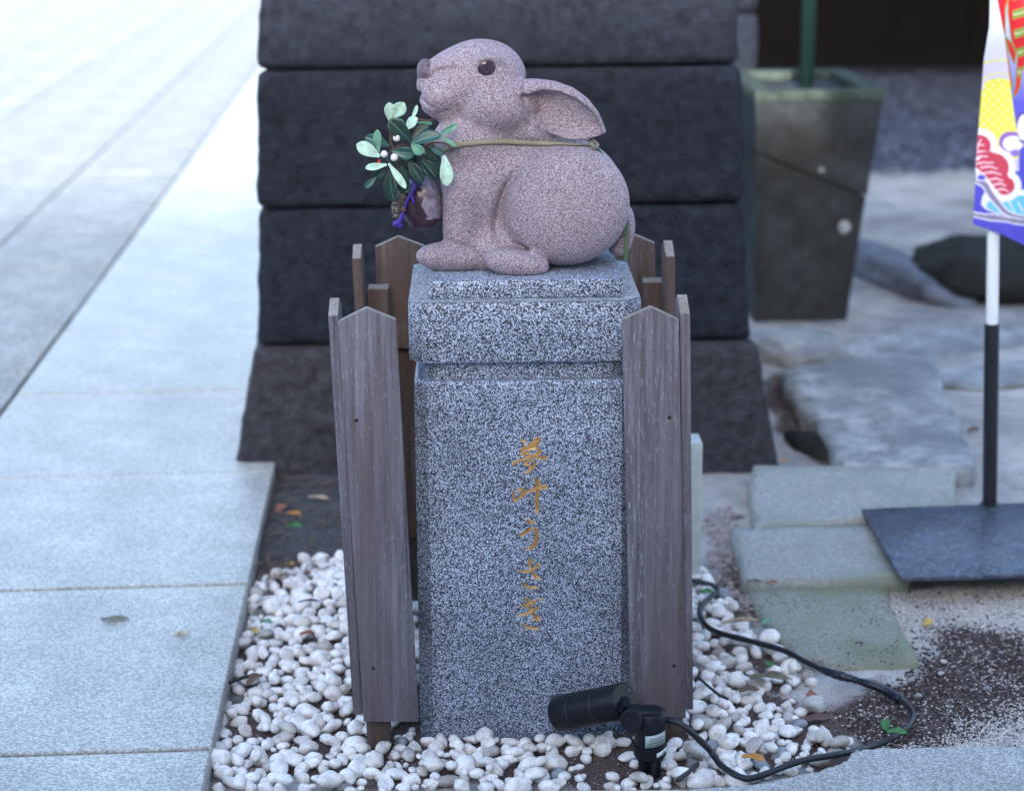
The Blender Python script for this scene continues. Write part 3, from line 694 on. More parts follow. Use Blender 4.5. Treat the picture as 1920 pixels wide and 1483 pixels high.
def hit(px, py):
    d = ray(px, py); r = BV.ray_cast(Vector(CAM), Vector(d / np.linalg.norm(d))); return (np.array(r[0]), np.array(r[1])) if r[0] is not None else (None, None)
# eye, near side by looking, far side mirrored about the head
def eyeball(c, n):
    V, F = ico(3); n = n / np.linalg.norm(n); u = np.cross([0, 0, 1], n); u /= np.linalg.norm(u); w = np.cross(n, u)
    return c - n * .0035 + V[:, :1] * u * .0185 + V[:, 1:2] * w * .0185 + V[:, 2:] * n * .0105, F
pe, ne = hit(913, 127)
V, F = eyeball(pe, ne); mk('eye', V, F, M_POL, rab)
r = BV.ray_cast(Vector((pe[0] - .012, YC + .4, pe[2] - .002)), Vector((0, -1, 0)))
if r[0] is not None:
    V, F = eyeball(np.array(r[0]), np.array(r[1])); mk('eye', V, F, M_POL, rab)
# nose: polished wedge wrapped over the tip
pn, nn_ = hit(797, 132)
V, F = ico(3); A = radians(TURN)
nz = H(802, 140, -3); sx = V.copy()
sx[:, 0] *= np.interp(V[:, 2], [-1, 0, 1], [.75, 1, 1]) * 19.5 * PXM; sx[:, 1] *= np.interp(V[:, 2], [-1, .2, 1], [.3, 1, 1]) * 27 * PXM; sx[:, 2] *= 30 * PXM
sx = sx @ np.array([[cos(A), sin(A), 0], [-sin(A), cos(A), 0], [0, 0, 1]]); tl = radians(-14)
sx = np.c_[sx[:, 0] * cos(tl) + sx[:, 2] * sin(tl), sx[:, 1], -sx[:, 0] * sin(tl) + sx[:, 2] * cos(tl)]
mk('nose', sx + nz, F, M_NOSE, rab)

# ================================================================== RIBBON
def strip(path, nrm, wid, th=.0012):
    path = np.array(path); nrm = np.array(nrm); T = np.gradient(path, axis=0); V = []; n = len(path)
    for p, m, t in zip(path, nrm, T):
        t = t / np.linalg.norm(t); m = m - t * (m @ t); m /= np.linalg.norm(m); s = np.cross(m, t)
        for a, b in ((-1, 0), (-.5, 1.4), (.5, 1.4), (1, 0), (.9, -.6), (-.9, -.6)): V.append(p + s * a * wid / 2 + m * b * th)
    F = [[i * 6 + k, i * 6 + (k + 1) % 6, (i + 1) * 6 + (k + 1) % 6, (i + 1) * 6 + k] for i in range(n - 1) for k in range(6)]
    return np.array(V), F + [[0, 1, 2, 3, 4, 5], [(n - 1) * 6 + k for k in range(6)][::-1]]
rb = thing('neck_ribbon', 'thin olive ribbon tied round the rabbit\'s neck, its end hanging down the back', 'ribbon', (0, YC, 1.1))
pts = []; nms = []
for q in spline([(838, 280), (860, 272), (900, 267), (950, 266), (1000, 268), (1050, 272), (1090, 274), (1112, 271)], 8):
    a, b = hit(*q)
    if a is not None: pts.append(a); nms.append(b)
pts = np.array(pts); nms = np.array(nms)
for it in range(6): pts[1:-1] = (pts[:-2] + 2 * pts[1:-1] + pts[2:]) / 4; nms[1:-1] = (nms[:-2] + 2 * nms[1:-1] + nms[2:]) / 4
pts = pts + nms * .0035
V, F = strip(pts, nms, .0105); mk('band', V, F, M_RIB, rb)
far = pts.copy(); far[:, 1] = 2 * YC - far[:, 1]; fn = nms.copy(); fn[:, 1] *= -1      # round the far side
front = spline([pts[0], (pts[0][0] - .035, YC - .045, pts[0][2] - .004), (pts[0][0] - .042, YC, pts[0][2] - .008), (far[0][0] - .035, YC + .045, far[0][2] - .004), far[0]], 6)
V, F = strip(far, fn, .0105); mk('band', V, F, M_RIB, rb)
V, F = strip(front, np.c_[-np.ones(len(front)), front[:, 1] * 2 - 2 * YC, np.zeros(len(front))], .0105); mk('band', V, F, M_RIB, rb)
tl_ = spline([W(1112, 272, -50), W(1128, 290, -34), W(1146, 322, -18), W(1161, 352, -16), W(1170, 388, -24), W(1176, 420, -34), W(1175, 455, -44), W(1173, 490, -48)], 8)
nt = np.array([(.75, -.55, .25)] * len(tl_)) + np.c_[np.linspace(0, -.5, len(tl_)), np.zeros((len(tl_), 2))]
V, F = strip(tl_, nt, .0105); mk('hanging_end', V, F, M_RIBE, rb)
V, F = tube(spline([W(1106, 268, -62), W(1114, 276, -60), W(1120, 272, -48), W(1110, 264, -50)], 5), .004, 8); mk('knot', V, F, M_RIB, rb)

# ================================================================== SPRIG OF ARTIFICIAL LEAVES
def leaf_geo(B, T, wid, nrm, curl=.15, fold=.12, th=.0007, n=12, m=6, sharp=1.6, twist=0., wave=0.):
    B = np.array(B, float); T = np.array(T, float); e = T - B; L = np.linalg.norm(e); e /= L
    nrm = np.array(nrm, float); nrm -= e * (nrm @ e); nrm /= np.linalg.norm(nrm) + 1e-9; s = np.cross(nrm, e); V = []; UV = []
    for side in (0, 1):
        for i in range(n + 1):
            t = i / n; w = (sin(pi * min(1, t ** sharp * .97 + .02)) ** (.62 if sharp > 1.1 else .75)) * .5 * wid + (.0009 if i < n else .0002)
            tw = twist * t; s2 = s * cos(tw) + nrm * sin(tw); n2 = nrm * cos(tw) - s * sin(tw)
            for j in range(m + 1):
                v = j / m * 2 - 1
                p = B + e * L * t + s2 * v * w + n2 * (abs(v) * w * fold * 2 - curl * L * (t * t) + wave * wid * sin(t * 9 + v * 2) * abs(v))
                V.append(p - nrm * th * side); UV.append((t, j / m))
    k = (n + 1) * (m + 1); F = []; mi = []
    for i in range(n):
        for j in range(m):
            a = i * (m + 1) + j; F.append([a, a + m + 1, a + m + 2, a + 1][::-1]); mi.append(0); F.append([k + a, k + a + 1, k + a + m + 2, k + a + m + 1][::-1]); mi.append(1)
    ed = [i * (m + 1) for i in range(n + 1)] + [n * (m + 1) + j for j in range(1, m + 1)] + [i * (m + 1) + m for i in range(n - 1, -1, -1)]
    for a, b in zip(ed, ed[1:]): F.append([a, b, k + b, k + a]); mi.append(1)
    return np.array(V), F, mi, UV
VIEW = CAM - W(740, 270, 0); VIEW /= np.linalg.norm(VIEW)
spr = thing('leaf_sprig', 'sprig of glossy dark green and mint artificial leaves with white berries at the rabbit\'s chest', 'leaves', W(755, 300, -45))
def Z(zx, zy, c): return W(640 + zx / 5.296, 170 + zy / 5.296, c)
SP = [  # base, tip, width, look, depth at base/tip, curl
 ((480,300),(478,128),95,'p',-70,-80,.1), ((515,270),(615,135),125,'p',-74,-92,.12), ((478,285),(632,335),75,'m',-84,-90,.22),
 ((695,510),(485,300),150,'d',-100,-112,.14), ((640,385),(745,272),95,'p',-94,-104,.1), ((695,300),(757,146),32,'p',-78,-70,.08),
 ((755,318),(905,328),28,'m',-70,-64,.1), ((690,525),(975,425),125,'t',-104,-112,.16), ((700,490),(860,345),115,'d',-80,-76,.12),
 ((968,445),(1152,338),55,'m',-84,-92,.1), ((965,452),(1145,545),40,'m',-84,-94,.12), ((480,548),(248,465),110,'t',-84,-92,.2),
 ((372,610),(350,400),72,'m',-98,-104,.14), ((382,655),(165,535),120,'p',-100,-112,.18), ((505,600),(722,640),120,'t',-108,-116,.18),
 ((700,535),(805,628),92,'m',-112,-118,.15), ((675,700),(800,915),130,'d',-96,-104,.14), ((790,690),(955,858),150,'d',-86,-92,.14),
 ((880,575),(1012,625),66,'t',-92,-98,.2), ((1018,645),(1062,945),125,'p',-96,-106,.16), ((450,735),(236,795),66,'p',-100,-112,-.2),
 ((470,725),(642,968),62,'p',-104,-118,.12), ((345,860),(238,968),52,'t',-88,-92,.1), ((478,790),(500,1112),150,'d',-92,-98,.12),
 ((455,755),(325,885),95,'d',-84,-84,.1), ((600,745),(605,1010),140,'d',-84,-88,.12), ((560,620),(700,740),120,'d',-78,-80,.1),
 ((830,560),(960,700),110,'d',-78,-80,.1), ((760,640),(640,800),110,'d',-72,-72,.1), ((430,640),(560,720),90,'d',-76,-78,.1)]
for (b, t, w, k, cb, ct, cu) in SP:
    nv = VIEW + np.array([random.uniform(-.4, .4), 0, random.uniform(-.1, .5)])
    V, F, mi, UV = leaf_geo(Z(*b, cb), Z(*t, ct), w * 1.02 / 5.296 * PXM, nv, cu, random.uniform(.1, .3), twist=random.uniform(-.3, .3))
    mm = dict(p=[M_LFP, M_LFM], m=[M_LFM, M_LFP], d=[M_LFD, M_LFM], t=[M_LFT, M_LFM])[k]
    mk('leaf', V, F, mm, spr, mi=mi, uv=UV)
for (x, y, r, c) in ((425, 632, 34, -118), (525, 665, 36, -122), (550, 470, 36, -104)):
    V, F = ico(3); V = V * (1 + .05 * fbm(V * 3, 2, 4)[:, None]); mk('berry', V * r / 5.296 * PXM + Z(x, y, c), F, M_BERRY, spr)
for path in ([(500, 395), (480, 470), (510, 560), (540, 640), (600, 720)], [(530, 400), (490, 500), (520, 600), (560, 760), (575, 900)], [(700, 660), (820, 560), (930, 518), (1050, 535), (1085, 585)],
             [(470, 650), (500, 590), (560, 560), (690, 520)], [(610, 740), (690, 620), (690, 510)], [(760, 285), (840, 300), (915, 292)]):
    V, F = tube(spline([Z(*q, -86) for q in path], 6), .0016, 7); mk('twig', V, F, M_TWIG, spr)
V, F = prism([Z(360, 690, -96), Z(388, 690, -96), Z(386, 778, -96), Z(358, 778, -96)], (0, 1, 0), 0, .004, .0008); mk('red_tag', V, F, M_RED, spr)

# ---- purple drawstring pouch behind the leaves
pch = thing('drawstring_pouch', 'dark purple satin drawstring pouch hanging below the leaf sprig', 'pouch', Z(830, 1380, -30))
V, F = ico(4); U_ = V.copy()
zc = U_[:, 2]; wsc = np.interp(zc, [-1, -.75, -.2, .5, .85, 1], [.62, .92, 1.04, .86, .66, .5])
U_ = np.c_[np.sign(U_[:, 0]) * np.abs(U_[:, 0]) ** .75 * wsc, np.sign(U_[:, 1]) * np.abs(U_[:, 1]) ** .8 * wsc, np.sign(zc) * np.abs(zc) ** .7]
cr = fbm(np.c_[V[:, 0] * 4, V[:, 1] * 4, V[:, 2] * 1.3], 3, 12) * .10
ctr = Z(800, 1110, -34); U_ = U_ * (1 + cr[:, None]); tilt = radians(6)
Wp = np.c_[U_[:, 0] * 188 / 5.296 * PXM, U_[:, 1] * 34 * PXM, U_[:, 2] * 275 / 5.296 * PXM]
Wp = np.c_[Wp[:, 0] * cos(tilt) - Wp[:, 2] * sin(tilt), Wp[:, 1], Wp[:, 0] * sin(tilt) + Wp[:, 2] * cos(tilt)]
fm = np.array([1 if (U_[f, 0].mean() > .12 and U_[f, 2].mean() > -.55 and U_[f, 1].mean() < .5) else 0 for f in F])
mk('bag', Wp + ctr, F, [M_SATIN, M_FILM], pch, mi=fm)
for path, r_ in (([(690, 870), (740, 930), (700, 1040), (720, 1120)], .0028), ([(745, 900), (700, 1010), (640, 1120), (630, 1190)], .0026), ([(625, 1190), (600, 1250), (570, 1320)], .0032)):
    V, F = tube(spline([Z(*q, -74) for q in path], 8), r_, 8); V = V + .0006 * fbm(V * 900, 2, 3)[:, None]; mk('cord', V, F, M_CORD, pch)
for (x, y) in ((600, 1262), (560, 1318), (585, 1338), (540, 1325)):
    V, F = ico(2); mk('cord_knot', V * np.array([.0055, .005, .0065]) * random.uniform(.8, 1.1) + Z(x, y, -72), F, M_CORD, pch)
V, F = tube(spline([Z(600, 1010, -52), Z(585, 1080, -56), Z(560, 1160, -56), Z(545, 1260, -54)], 8), np.interp(np.linspace(0, 1, 25), [0, .3, .7, 1], [.011, .013, .012, .006]), 12)
mk('brocade_trim', V + .002 * fbm(V * 260, 2, 8)[:, None], F, M_BROC, pch)
V, F = ico(2); mk('cord_stopper', V * .0045 + Z(622, 1185, -80), F, M_TWIG, pch)

# ================================================================== WOODEN FENCE ROUND THE PEDESTAL
fen = thing('wooden_fence', 'weathered timber fence of pointed planks boxed round the pedestal', 'fence', (0, .25, -.03))
def plank_f(bl, br, tr, pk, tl, y0, y1, m=M_WOOD):
    """front or rear plank: outline in x,z"""
    V, F = prism([(x, 0, z) for x, z in (bl, br, tr, pk, tl)], (0, 1, 0), y0, y1, .0016, 2)
    return finish(V, F, m)
def plank_s(bl, br, tr, pk, tl, x0b, x0t, w, m=M_WOOD):
    """side plank: outline in y,z, with a lean in x"""
    V, F = prism([(0, y, z) for y, z in (bl, br, tr, pk, tl)], (1, 0, 0), 0, w, .0016, 2)
    V[:, 0] += x0b + (x0t - x0b) * np.clip(V[:, 2] / .88, 0, 1); return finish(V, F, m)
def finish(V, F, m):
    mi = []; 
    for f in F:
        p = V[f]; n = np.cross(p[1] - p[0], p[2] - p[0]); n /= np.linalg.norm(n) + 1e-12; mi.append(1 if abs(n[2]) > .6 and p[:, 2].mean() > .5 else 0)
    o = mk('plank', V, F, [m, M_END], fen, mi=mi); auto_smooth(o, 40); return o
FL = plank_f((-.318, .060), (-.211, .058), (-.236, .855), (-.289, .878), (-.341, .853), -.076, -.058)
FR = plank_f((.200, .060), (.306, .056), (.281, .848), (.2295, .873), (.177, .850), -.076, -.058)
plank_s((-.066, .07), (.038, .07), (.038, .86), (-.012, .884), (-.066, .862), -.336, -.360, .018)
plank_s((.415, .06), (.52, .06), (.52, .87), (.468, .892), (.415, .872), -.322, -.345, .018, M_WOODB)
plank_s((-.066, .07), (.038, .07), (.038, .858), (-.012, .882), (-.066, .858), .304, .283, .019)
plank_s((.415, .06), (.52, .06), (.52, .868), (.468, .892), (.415, .868), .322, .304, .019, M_WOODB)
plank_f((-.29, .06), (-.185, .06), (-.198, .869), (-.254, .891), (-.304, .869), .552, .570, M_WOODB)
plank_f((.205, .06), (.31, .06), (.294, .870), (.243, .892), (.190, .870), .552, .570, M_WOODB)
for (x0, x1, y0, y1, zt) in ((-.320, -.276, .500, .546, .790), (.266, .311, .500, .546, .797), (-.314, -.268, -.052, -.006, .80), (.262, .303, -.052, -.006, .80)):
    V, F = box(x0, x1, y0, y1, -.06, zt, .002); o = mk('post', V, F, [M_WOODB, M_END], fen, mi=[1 if V[f][:, 2].min() > zt - .0022 else 0 for f in F]); auto_smooth(o, 40)
for z0, z1 in ((.652, .708), (.22, .275)):
    V, F = box(-.275, .265, .524, .548, z0, z1, .002); auto_smooth(mk('rail', V, F, M_WOODB, fen), 40)
    for xa, xb in ((-.312, -.292), (.288, .302)):
        V, F = box(xa, xb, -.004, .498, z0, z1, .002); auto_smooth(mk('rail', V, F, M_WOODB, fen), 40)
for (px, py, pl) in ((668, 788, FL), (1255, 783, FR), (700, 1253, FL), (1264, 1248, FR)):
    p = P(px, py, -.076); V, F = lathe(p + np.array([0, .001, 0]), (0, -1, 0), [(-.004, .0036), (.0012, .0036), (.0026, .0022)], 10)
    pl_ = pl; WLOC[pl_] = WLOC[pl_]; mk('nail', V, F, M_NAIL, pl_)

# ================================================================== SPOTLIGHT AND CABLE
sp_ = thing('garden_spotlight', 'black spike spotlight lying in the pebbles at the pedestal foot', 'spotlight', (.227, -.19, -.03))
Rr = np.array(P(1172, 1313, -.150)); Ll = np.array(P(1050, 1337, -.045)); axd = Ll - Rr; Lh = np.linalg.norm(axd); axd /= Lh
R_ = .0350
V, F = lathe(Rr, axd, [(0, R_ * .93), (.0015, R_ * .985), (.004, R_), (Lh * .36, R_), (Lh * .36 + .0004, R_ * .985), (Lh * .36 + .0012, R_ * .985), (Lh * .36 + .0016, R_), (Lh * .72, R_), (Lh * .72 + .0004, R_ * .985), (Lh * .72 + .0012, R_ * .985), (Lh * .72 + .0016, R_ * 1.012), (Lh - .003, R_ * 1.012), (Lh, R_ * .97), (Lh + .0002, R_ * .86), (Lh - .008, R_ * .84)], 48)
hd = mk('lamp_head', V, F, M_BLACK, sp_); auto_smooth(hd, 30)
for k in (.362, .722):
    V, F = lathe(Rr, axd, [(Lh * k, R_ * .994), (Lh * k + .0009, R_ * .994)], 48); mk('seam', V, F, M_SEAM, hd)
V, F = lathe(Rr, axd, [(Lh - .007, R_ * .82), (Lh - .0055, R_ * .82)], 32); mk('lens', V, F, M_LABEL, hd)
uu = np.cross(axd, [0, 0, 1.]); uu /= np.linalg.norm(uu); vv = np.cross(uu, axd)
for a in (35, 215, 300):
    c = Rr + (uu * cos(radians(a)) + vv * sin(radians(a))) * R_ * .68
    V, F = lathe(c, -axd, [(-.002, .0042), (.001, .0042), (.0016, .0034), (.0006, .0026)], 12); mk('screw', V, F, M_SEAM, hd)
Bc = np.array(P(1219, 1370, -.19)); bxx, byy = Bc[0], -.19
V, F = lathe((bxx, byy, 0), (0, 0, 1), [(.036, .0285), (.040, .031), (.0565, .031), (.0575, .0325), (.061, .0325), (.062, .0295), (.0945, .0285), (.0955, .031), (.120, .0315), (.1265, .028), (.1285, .018)], 40)
bd = mk('base_body', V, F, M_BLACK, sp_); auto_smooth(bd, 30)
# knuckle between the base and the lamp head
kc = np.array(P(1190, 1343, -.205))
V, F = lathe(kc + np.array([-.004, -.002, -.004]), (-.25, -.9, .12), [(-.03, .0205), (.011, .0215), (.0125, .020), (.013, .0165), (.0118, .0155), (.0118, .004)], 32); kn = mk('knuckle', V, F, M_BLACK, sp_); auto_smooth(kn, 30)
V, F = prism([(bxx - .035, byy - .018, .104), (bxx + .026, byy - .018, .112), (bxx + .028, byy + .018, .112), (bxx - .030, byy + .020, .104)], (0, 0, 1), 0, .024, .007, 3)
V[:, 2] += np.where(V[:, 2] > .118, np.clip((bxx - .004 - V[:, 0]) * .28, -.006, .012), 0); auto_smooth(mk('bracket', V, F, M_BLACK, sp_), 40)
V, F = tube([kc + np.array([-.012, .03, -.002]), Rr + axd * .004], .012, 14); auto_smooth(mk('arm', V, F, M_BLACK, sp_), 40)
for a in range(4):
    an = a * pi / 2 + .35; d_ = np.array([cos(an), sin(an), 0]); s_ = np.array([-sin(an), cos(an), 0]); c_ = np.array([bxx, byy, 0])
    V, F = prism([c_ + d_ * .003 + [0, 0, .038], c_ + d_ * .024 + [0, 0, .038], c_ + d_ * .019 + [0, 0, -.09], c_ + d_ * .003 + [0, 0, -.11]], s_, -.002, .002, .0006, 1); mk('spike_fin', V, F, M_BLACK, sp_)
def patch(a0, a1, z0, z1, r, m, name, par, skew=0., n=10):
    V = []; 
    for i in range(n + 1):
        a = a0 + (a1 - a0) * i / n
        for z, rr in ((z0, r), (z1, r), (z1, r - .0006), (z0, r - .0006)): V.append((bxx + rr * cos(a), byy + rr * sin(a), z + skew * (a - a0)))
    F = [[i * 4 + k, i * 4 + (k + 1) % 4, (i + 1) * 4 + (k + 1) % 4, (i + 1) * 4 + k] for i in range(n) for k in range(4)] + [[3, 2, 1, 0], [n * 4 + k for k in range(4)]]
    return mk(name, np.array(V), F, m, par)
lb = patch(radians(-112), radians(-32), .064, .088, .0312, M_LABEL, 'label', bd, .004)
for k in range(4):
    patch(radians(-104 + k * 3), radians(-48 + 5 * (k % 2)), .0675 + k * .0048, .0688 + k * .0048, .0317, M_SEAM, 'text_line', bd, .004)
patch(radians(-72), radians(-28), .0445, .0535, .0328, M_LABELW, 'label', bd, .008)
a_ = radians(-44); tq = []
for k in range(17):
    t = 2 * pi * k / 16; aa = a_ + .06 * cos(t); tq.append((bxx + .0331 * cos(aa), byy + .0331 * sin(aa), .0525 + .0026 * sin(t)))
V, F = tube(tq, .0005, 5, False); mk('digit', V, F, M_INK, bd)
V, F = ico(1); mk('digit_point', V * .0007 + np.array([bxx + .0331 * cos(a_ + .12), byy + .0331 * sin(a_ + .12), .0508]), F, M_INK, bd)
def Cb(zx, zy, z): return G(1000 + zx / 2.526, 1060 + zy / 2.526, z)
cabp = [np.array([bxx + .026, byy + .004, .106]), P(1000 + 690 / 2.526, 1060 + 745 / 2.526, -.2), P(1000 + 760 / 2.526, 1060 + 800 / 2.526, -.205), Cb(840, 880, .035), Cb(890, 945, .022), Cb(980, 1000, .02), Cb(1060, 1000, .02), Cb(1250, 930, .026), Cb(1400, 900, .022), Cb(1490, 885, .016), Cb(1560, 868, .006),
        Cb(1620, 850, .002), Cb(1700, 815, .003), Cb(1775, 760, .004), Cb(1795, 690, .004), Cb(1700, 610, .006), Cb(1600, 565, .016), Cb(1520, 540, .018), Cb(1400, 505, .022), Cb(1290, 455, .024), Cb(1180, 400, .026), Cb(1000, 350, .03), Cb(870, 315, .032), Cb(810, 275, .03), Cb(788, 215, .028), Cb(820, 165, .026), Cb(870, 125, .02), Cb(850, 95, .016), Cb(770, 75, .012), Cb(640, 50, .012)]
cp = spline(cabp, 12); V, F = tube(cp, .0062 + .0002 * np.sin(np.arange(len(cp)) * .7), 12)
cab = thing('power_cable', 'black cable looping from the spotlight over the pebbles and soil', 'cable', tuple(Cb(1250, 930, 0)))
mk('cable', V, F, M_CABLE, cab)
i0, i1 = 15 * 12 - 4, 18 * 12 + 4; seg_ = cp[i0:i1]; kk = np.arange(len(seg_))
V, F = tube(seg_, .0086 + .0016 * np.sin(kk * .31) * np.sin(kk * .12 + 1) + .0007 * np.sin(kk * 1.9), 14); V += (.0012 * fbm(V * 120, 3, 6))[:, None] * np.array([0, 0, 1]); mk('tape_wrap', V, F, M_TAPE, cab)

# ================================================================== BANNER STAND
bst = thing('banner_stand', 'black steel banner stand with square base plate and white topped pole at right', 'stand', tuple(P(1855, 985, 1.175) * [1, 1, 0]))
c4 = [G(1615, 953, .058), G(1690, 1083, .058), G(2090, 1070, .058), G(1975, 940, .058)]
V, F = prism([(*c[:2], .047) for c in c4], (0, 0, 1), 0, .011, .0025); pm = plain('worn_black_steel', (.06, .07, .105), .38, .1, .55, 16, .001)
m_, n_, l_, b_ = pm, pm.node_tree.nodes, pm.node_tree.links, pm.node_tree.nodes['Principled BSDF']
vc = coords(n_, l_); t_ = tex(n_, l_, 'Noise', 70, 5, .75, vc); f_ = ramp(n_, l_, t_.outputs['Fac'], [(.52, (0, 0, 0)), (.70, (.8, .8, .8))])
src = b_.inputs['Base Color'].links[0].from_socket; l_.new(mix(n_, l_, f_.outputs[0], src, (.30, .32, .37)), b_.inputs['Base Color'])
auto_smooth(mk('base_plate', V, F, pm, bst), 40)
pb, pmid, ptop = P(1855, 986, 1.175), P(1860, 608, 1.175), P(1850, -900, 1.175)
pmid2 = P(1861, 440, 1.175); dp = (pmid - pb); dp /= np.linalg.norm(dp)
V, F = lathe(pb - dp * .01, dp, [(0, .026), (.07, .026), (.0715, .0185), (np.linalg.norm(pmid - pb) + .01, .0185), (np.linalg.norm(pmid - pb) + .012, .0165)], 28); auto_smooth(mk('pole_sleeve', V, F, M_STEEL, bst), 40)
V, F = lathe(pmid, dp, [(-.01, .0152), (1.7, .0152), (1.705, .012)], 28); auto_smooth(mk('pole', V, F, M_WHITE, bst), 40)
# cloth, with the print worked out point by point
def bcol(px, py):
    zx, zy = (px - 1820) * 6.18, py * 6.18; p = np.c_[zx, zy]; n = len(p); C = np.zeros((n, 3)); y2 = zy - 1421; q = np.c_[zx, y2]
    def put(mask, c): C[mask] = c
    def S(*c): return tuple(((x / 255.) / 12.92 if x / 255. <= .04045 else ((x / 255. + .055) / 1.055) ** 2.4) for x in c)
    foldx = np.interp(zy, [-1500, 0, 420, 1000, 1421, 1600], [250, 305, 390, 460, 520, 560]); L = zx < foldx
    t = np.clip((zy - 300) / 900, 0, 1)[:, None]; C[:] = np.array(S(196, 202, 238)) * (1 - t) + np.array(S(88, 82, 205)) * t
    tl2 = np.clip((zy - 200) / 700, 0, 1)[:, None]; wl_ = np.array(S(226, 236, 250)) * (1 - tl2) + np.array(S(205, 200, 242)) * tl2; C[L] = wl_[L]
    put(y2 > 560, S(84, 80, 205)); put((~L) & (y2 > 250), S(84, 80, 205))
    lime = S(226, 226, 110); yel = S(232, 228, 96)
    r1 = np.hypot(zx - 330, zy - 1150); put(L & (np.abs(r1 - 448) < 12) & (zy < 900), lime)
    r2 = np.hypot(zx - 330, zy - 1120); put(L & (np.abs(r2 - 272) < 10) & (zy < 1000), lime)
    ball = L & ((zy > 1230) | (np.hypot(zx - 330, zy - 1230) < 325)) & (y2 < 420) & ~((zx < 150) & (zy < 1045)); put(ball, yel)
    for i in range(10):
        for j in range(16):
            x = 40 + i * 112 + (j % 2) * 56; y = 880 + j * 56; put(ball & (np.hypot(zx - x, zy - y) < 13), S(250, 247, 205))
    # red bream shape right of the fold
    red, olv = S(206, 18, 36), S(128, 148, 62)
    A = [(300, -900), (430, -900), (425, 0), (400, 100), (395, 420), (480, 1000), (462, 1050), (430, 850), (380, 500), (340, 250), (305, 0)]
    Bp = [(440, -900), (900, -900), (900, 700), (640, 760), (590, 830), (572, 1000), (540, 1080), (495, 1130), (520, 1000), (545, 650), (470, 450), (432, 150)]
    Cp = [(412, 440), (470, 500), (522, 620), (508, 745), (445, 600)]
    for poly in (A, Cp, Bp):
        s_ = sdpoly(p, poly); put((s_ < 9) & ~L, olv); put((s_ < -3) & ~L, red)
    inB = (sdpoly(p, Bp) < -6) & ~L
    for k in range(-6, 5):
        y0 = 130 + 222 * k; bar = sdpoly(p, [(480 + 20 * k * (k > 0), y0), (900, y0 - 130), (900, y0 - 30), (488 + 20 * k * (k > 0), y0 + 105)]); put(inB & (bar < 0), olv)
        put(inB & (sdline(p, [(500 + 18 * k * (k > 0), y0 + 45, 9), (560 + 18 * k * (k > 0), y0 + 30, 5), (640, y0 + 5, 5)]) < 0), S(205, 215, 190))
    # pine clouds
    wht = S(240, 240, 250); crm = S(205, 62, 88)
    lobes = [(105, 275, 128, 128), (262, 525, 182, 172), (392, 732, 118, 108)]
    def lob(pad): return np.minimum.reduce([np.hypot((zx - a) / (c + pad), (y2 - b) / (d + pad)) for a, b, c, d in lobes]) < 1
    fillp = [(30, 470), (240, 330), (440, 620), (400, 835), (300, 790), (210, 690), (100, 570)]
    cy = np.hypot((zx - 560) / 380, (y2 - 960) / 110) < 1; wb = (np.hypot((zx - 225) / 98, (y2 - 905) / 118) < 1) | (np.hypot((zx - 560) / 440, (y2 - 930) / 150) < 1)
    put(wb & (y2 > 640), wht); put(cy & (y2 > 820), S(112, 198, 236))
    put((np.hypot((zx - 290) / 70, (y2 - 940) / 60) < 1), S(112, 198, 236))
    for a in ((450, 930), (545, 925), (640, 920)): put(sdline(q, [(a[0], a[1], 9), (a[0] + 60, a[1] + 110, 6)]) < 0, wht)
    put(lob(78) | (sdpoly(q, fillp) < 40), wht); put(lob(0) | (sdpoly(q, fillp) < 0), crm)
    for a, b, c in ((60, 350, 180), (50, 408, 195), (55, 480, 265), (120, 525, 315), (140, 590, 355), (215, 665, 380), (270, 722, 412), (300, 785, 440)):
        put(sdline(q, [(a, b, 11), ((a + c) / 2, b - 16, 12), (c, b - 12 if b < 500 else b + 14, 6)]) < 0, S(250, 205, 222))
    put(sdline(q, [(60, 345, 8), (90, 260, 9), (122, 195, 7)]) < 0, S(250, 205, 222)); put(sdline(q, [(60, 240, 7), (90, 262, 8), (150, 262, 9)]) < 0, S(250, 205, 222))
    # branches
    gry = S(140, 132, 170)
    for ln in ([(20, 560, 42), (60, 655, 44), (165, 720, 46), (230, 830, 46), (300, 920, 45), (400, 1030, 38), (520, 1090, 34), (700, 1110, 36)], [(0, 1055, 32), (150, 1090, 36), (260, 1100, 46), (400, 1120, 36), (520, 1140, 42), (720, 1170, 38)]):
        s_ = sdline(q, spline(ln, 5)); put(s_ < 0, wht); put(s_ < -15, gry)
    put(sdline(q, spline([(40, 520, 10), (120, 585, 11), (215, 690, 11), (300, 800, 10), (390, 870, 9)], 5)) < 0, wht)
    put(np.hypot((zx - 120) / 62, (y2 - 640) / 44) < 1, wht); put(np.hypot((zx - 124) / 48, (y2 - 638) / 30) < 1, S(84, 80, 205))
    # violet flower by the fold
    put(np.hypot((zx - 470) / 140, (y2 - 225) / 118) < 1, S(150, 92, 196)); put((np.hypot((zx - 490) / 118, (y2 - 245) / 92) < 1), wht); put((np.hypot((zx - 520) / 62, (y2 - 355) / 40) < 1), S(150, 120, 205))
    put((np.hypot((zx - 610) / 66, (y2 - 60) / 150) < 1) & ~L, wht); put((np.abs(np.hypot((zx - 610) / 82, (y2 - 60) / 168) - 1) < .09) & ~L, S(74, 52, 150))
    for a in ((470, 270), (520, 255), (580, 160), (600, 70)): put(sdline(q, [(a[0], a[1], 3), (a[0] + 36, a[1] + 60, 2)]) < 0, S(200, 196, 220))
    return C
vx = np.concatenate([np.linspace(0, 1, 150) * 110, 110 + np.linspace(.02, 1, 50) * 190]); vy = np.concatenate([np.linspace(-900, -6, 90), np.linspace(-3, 470, 330)])
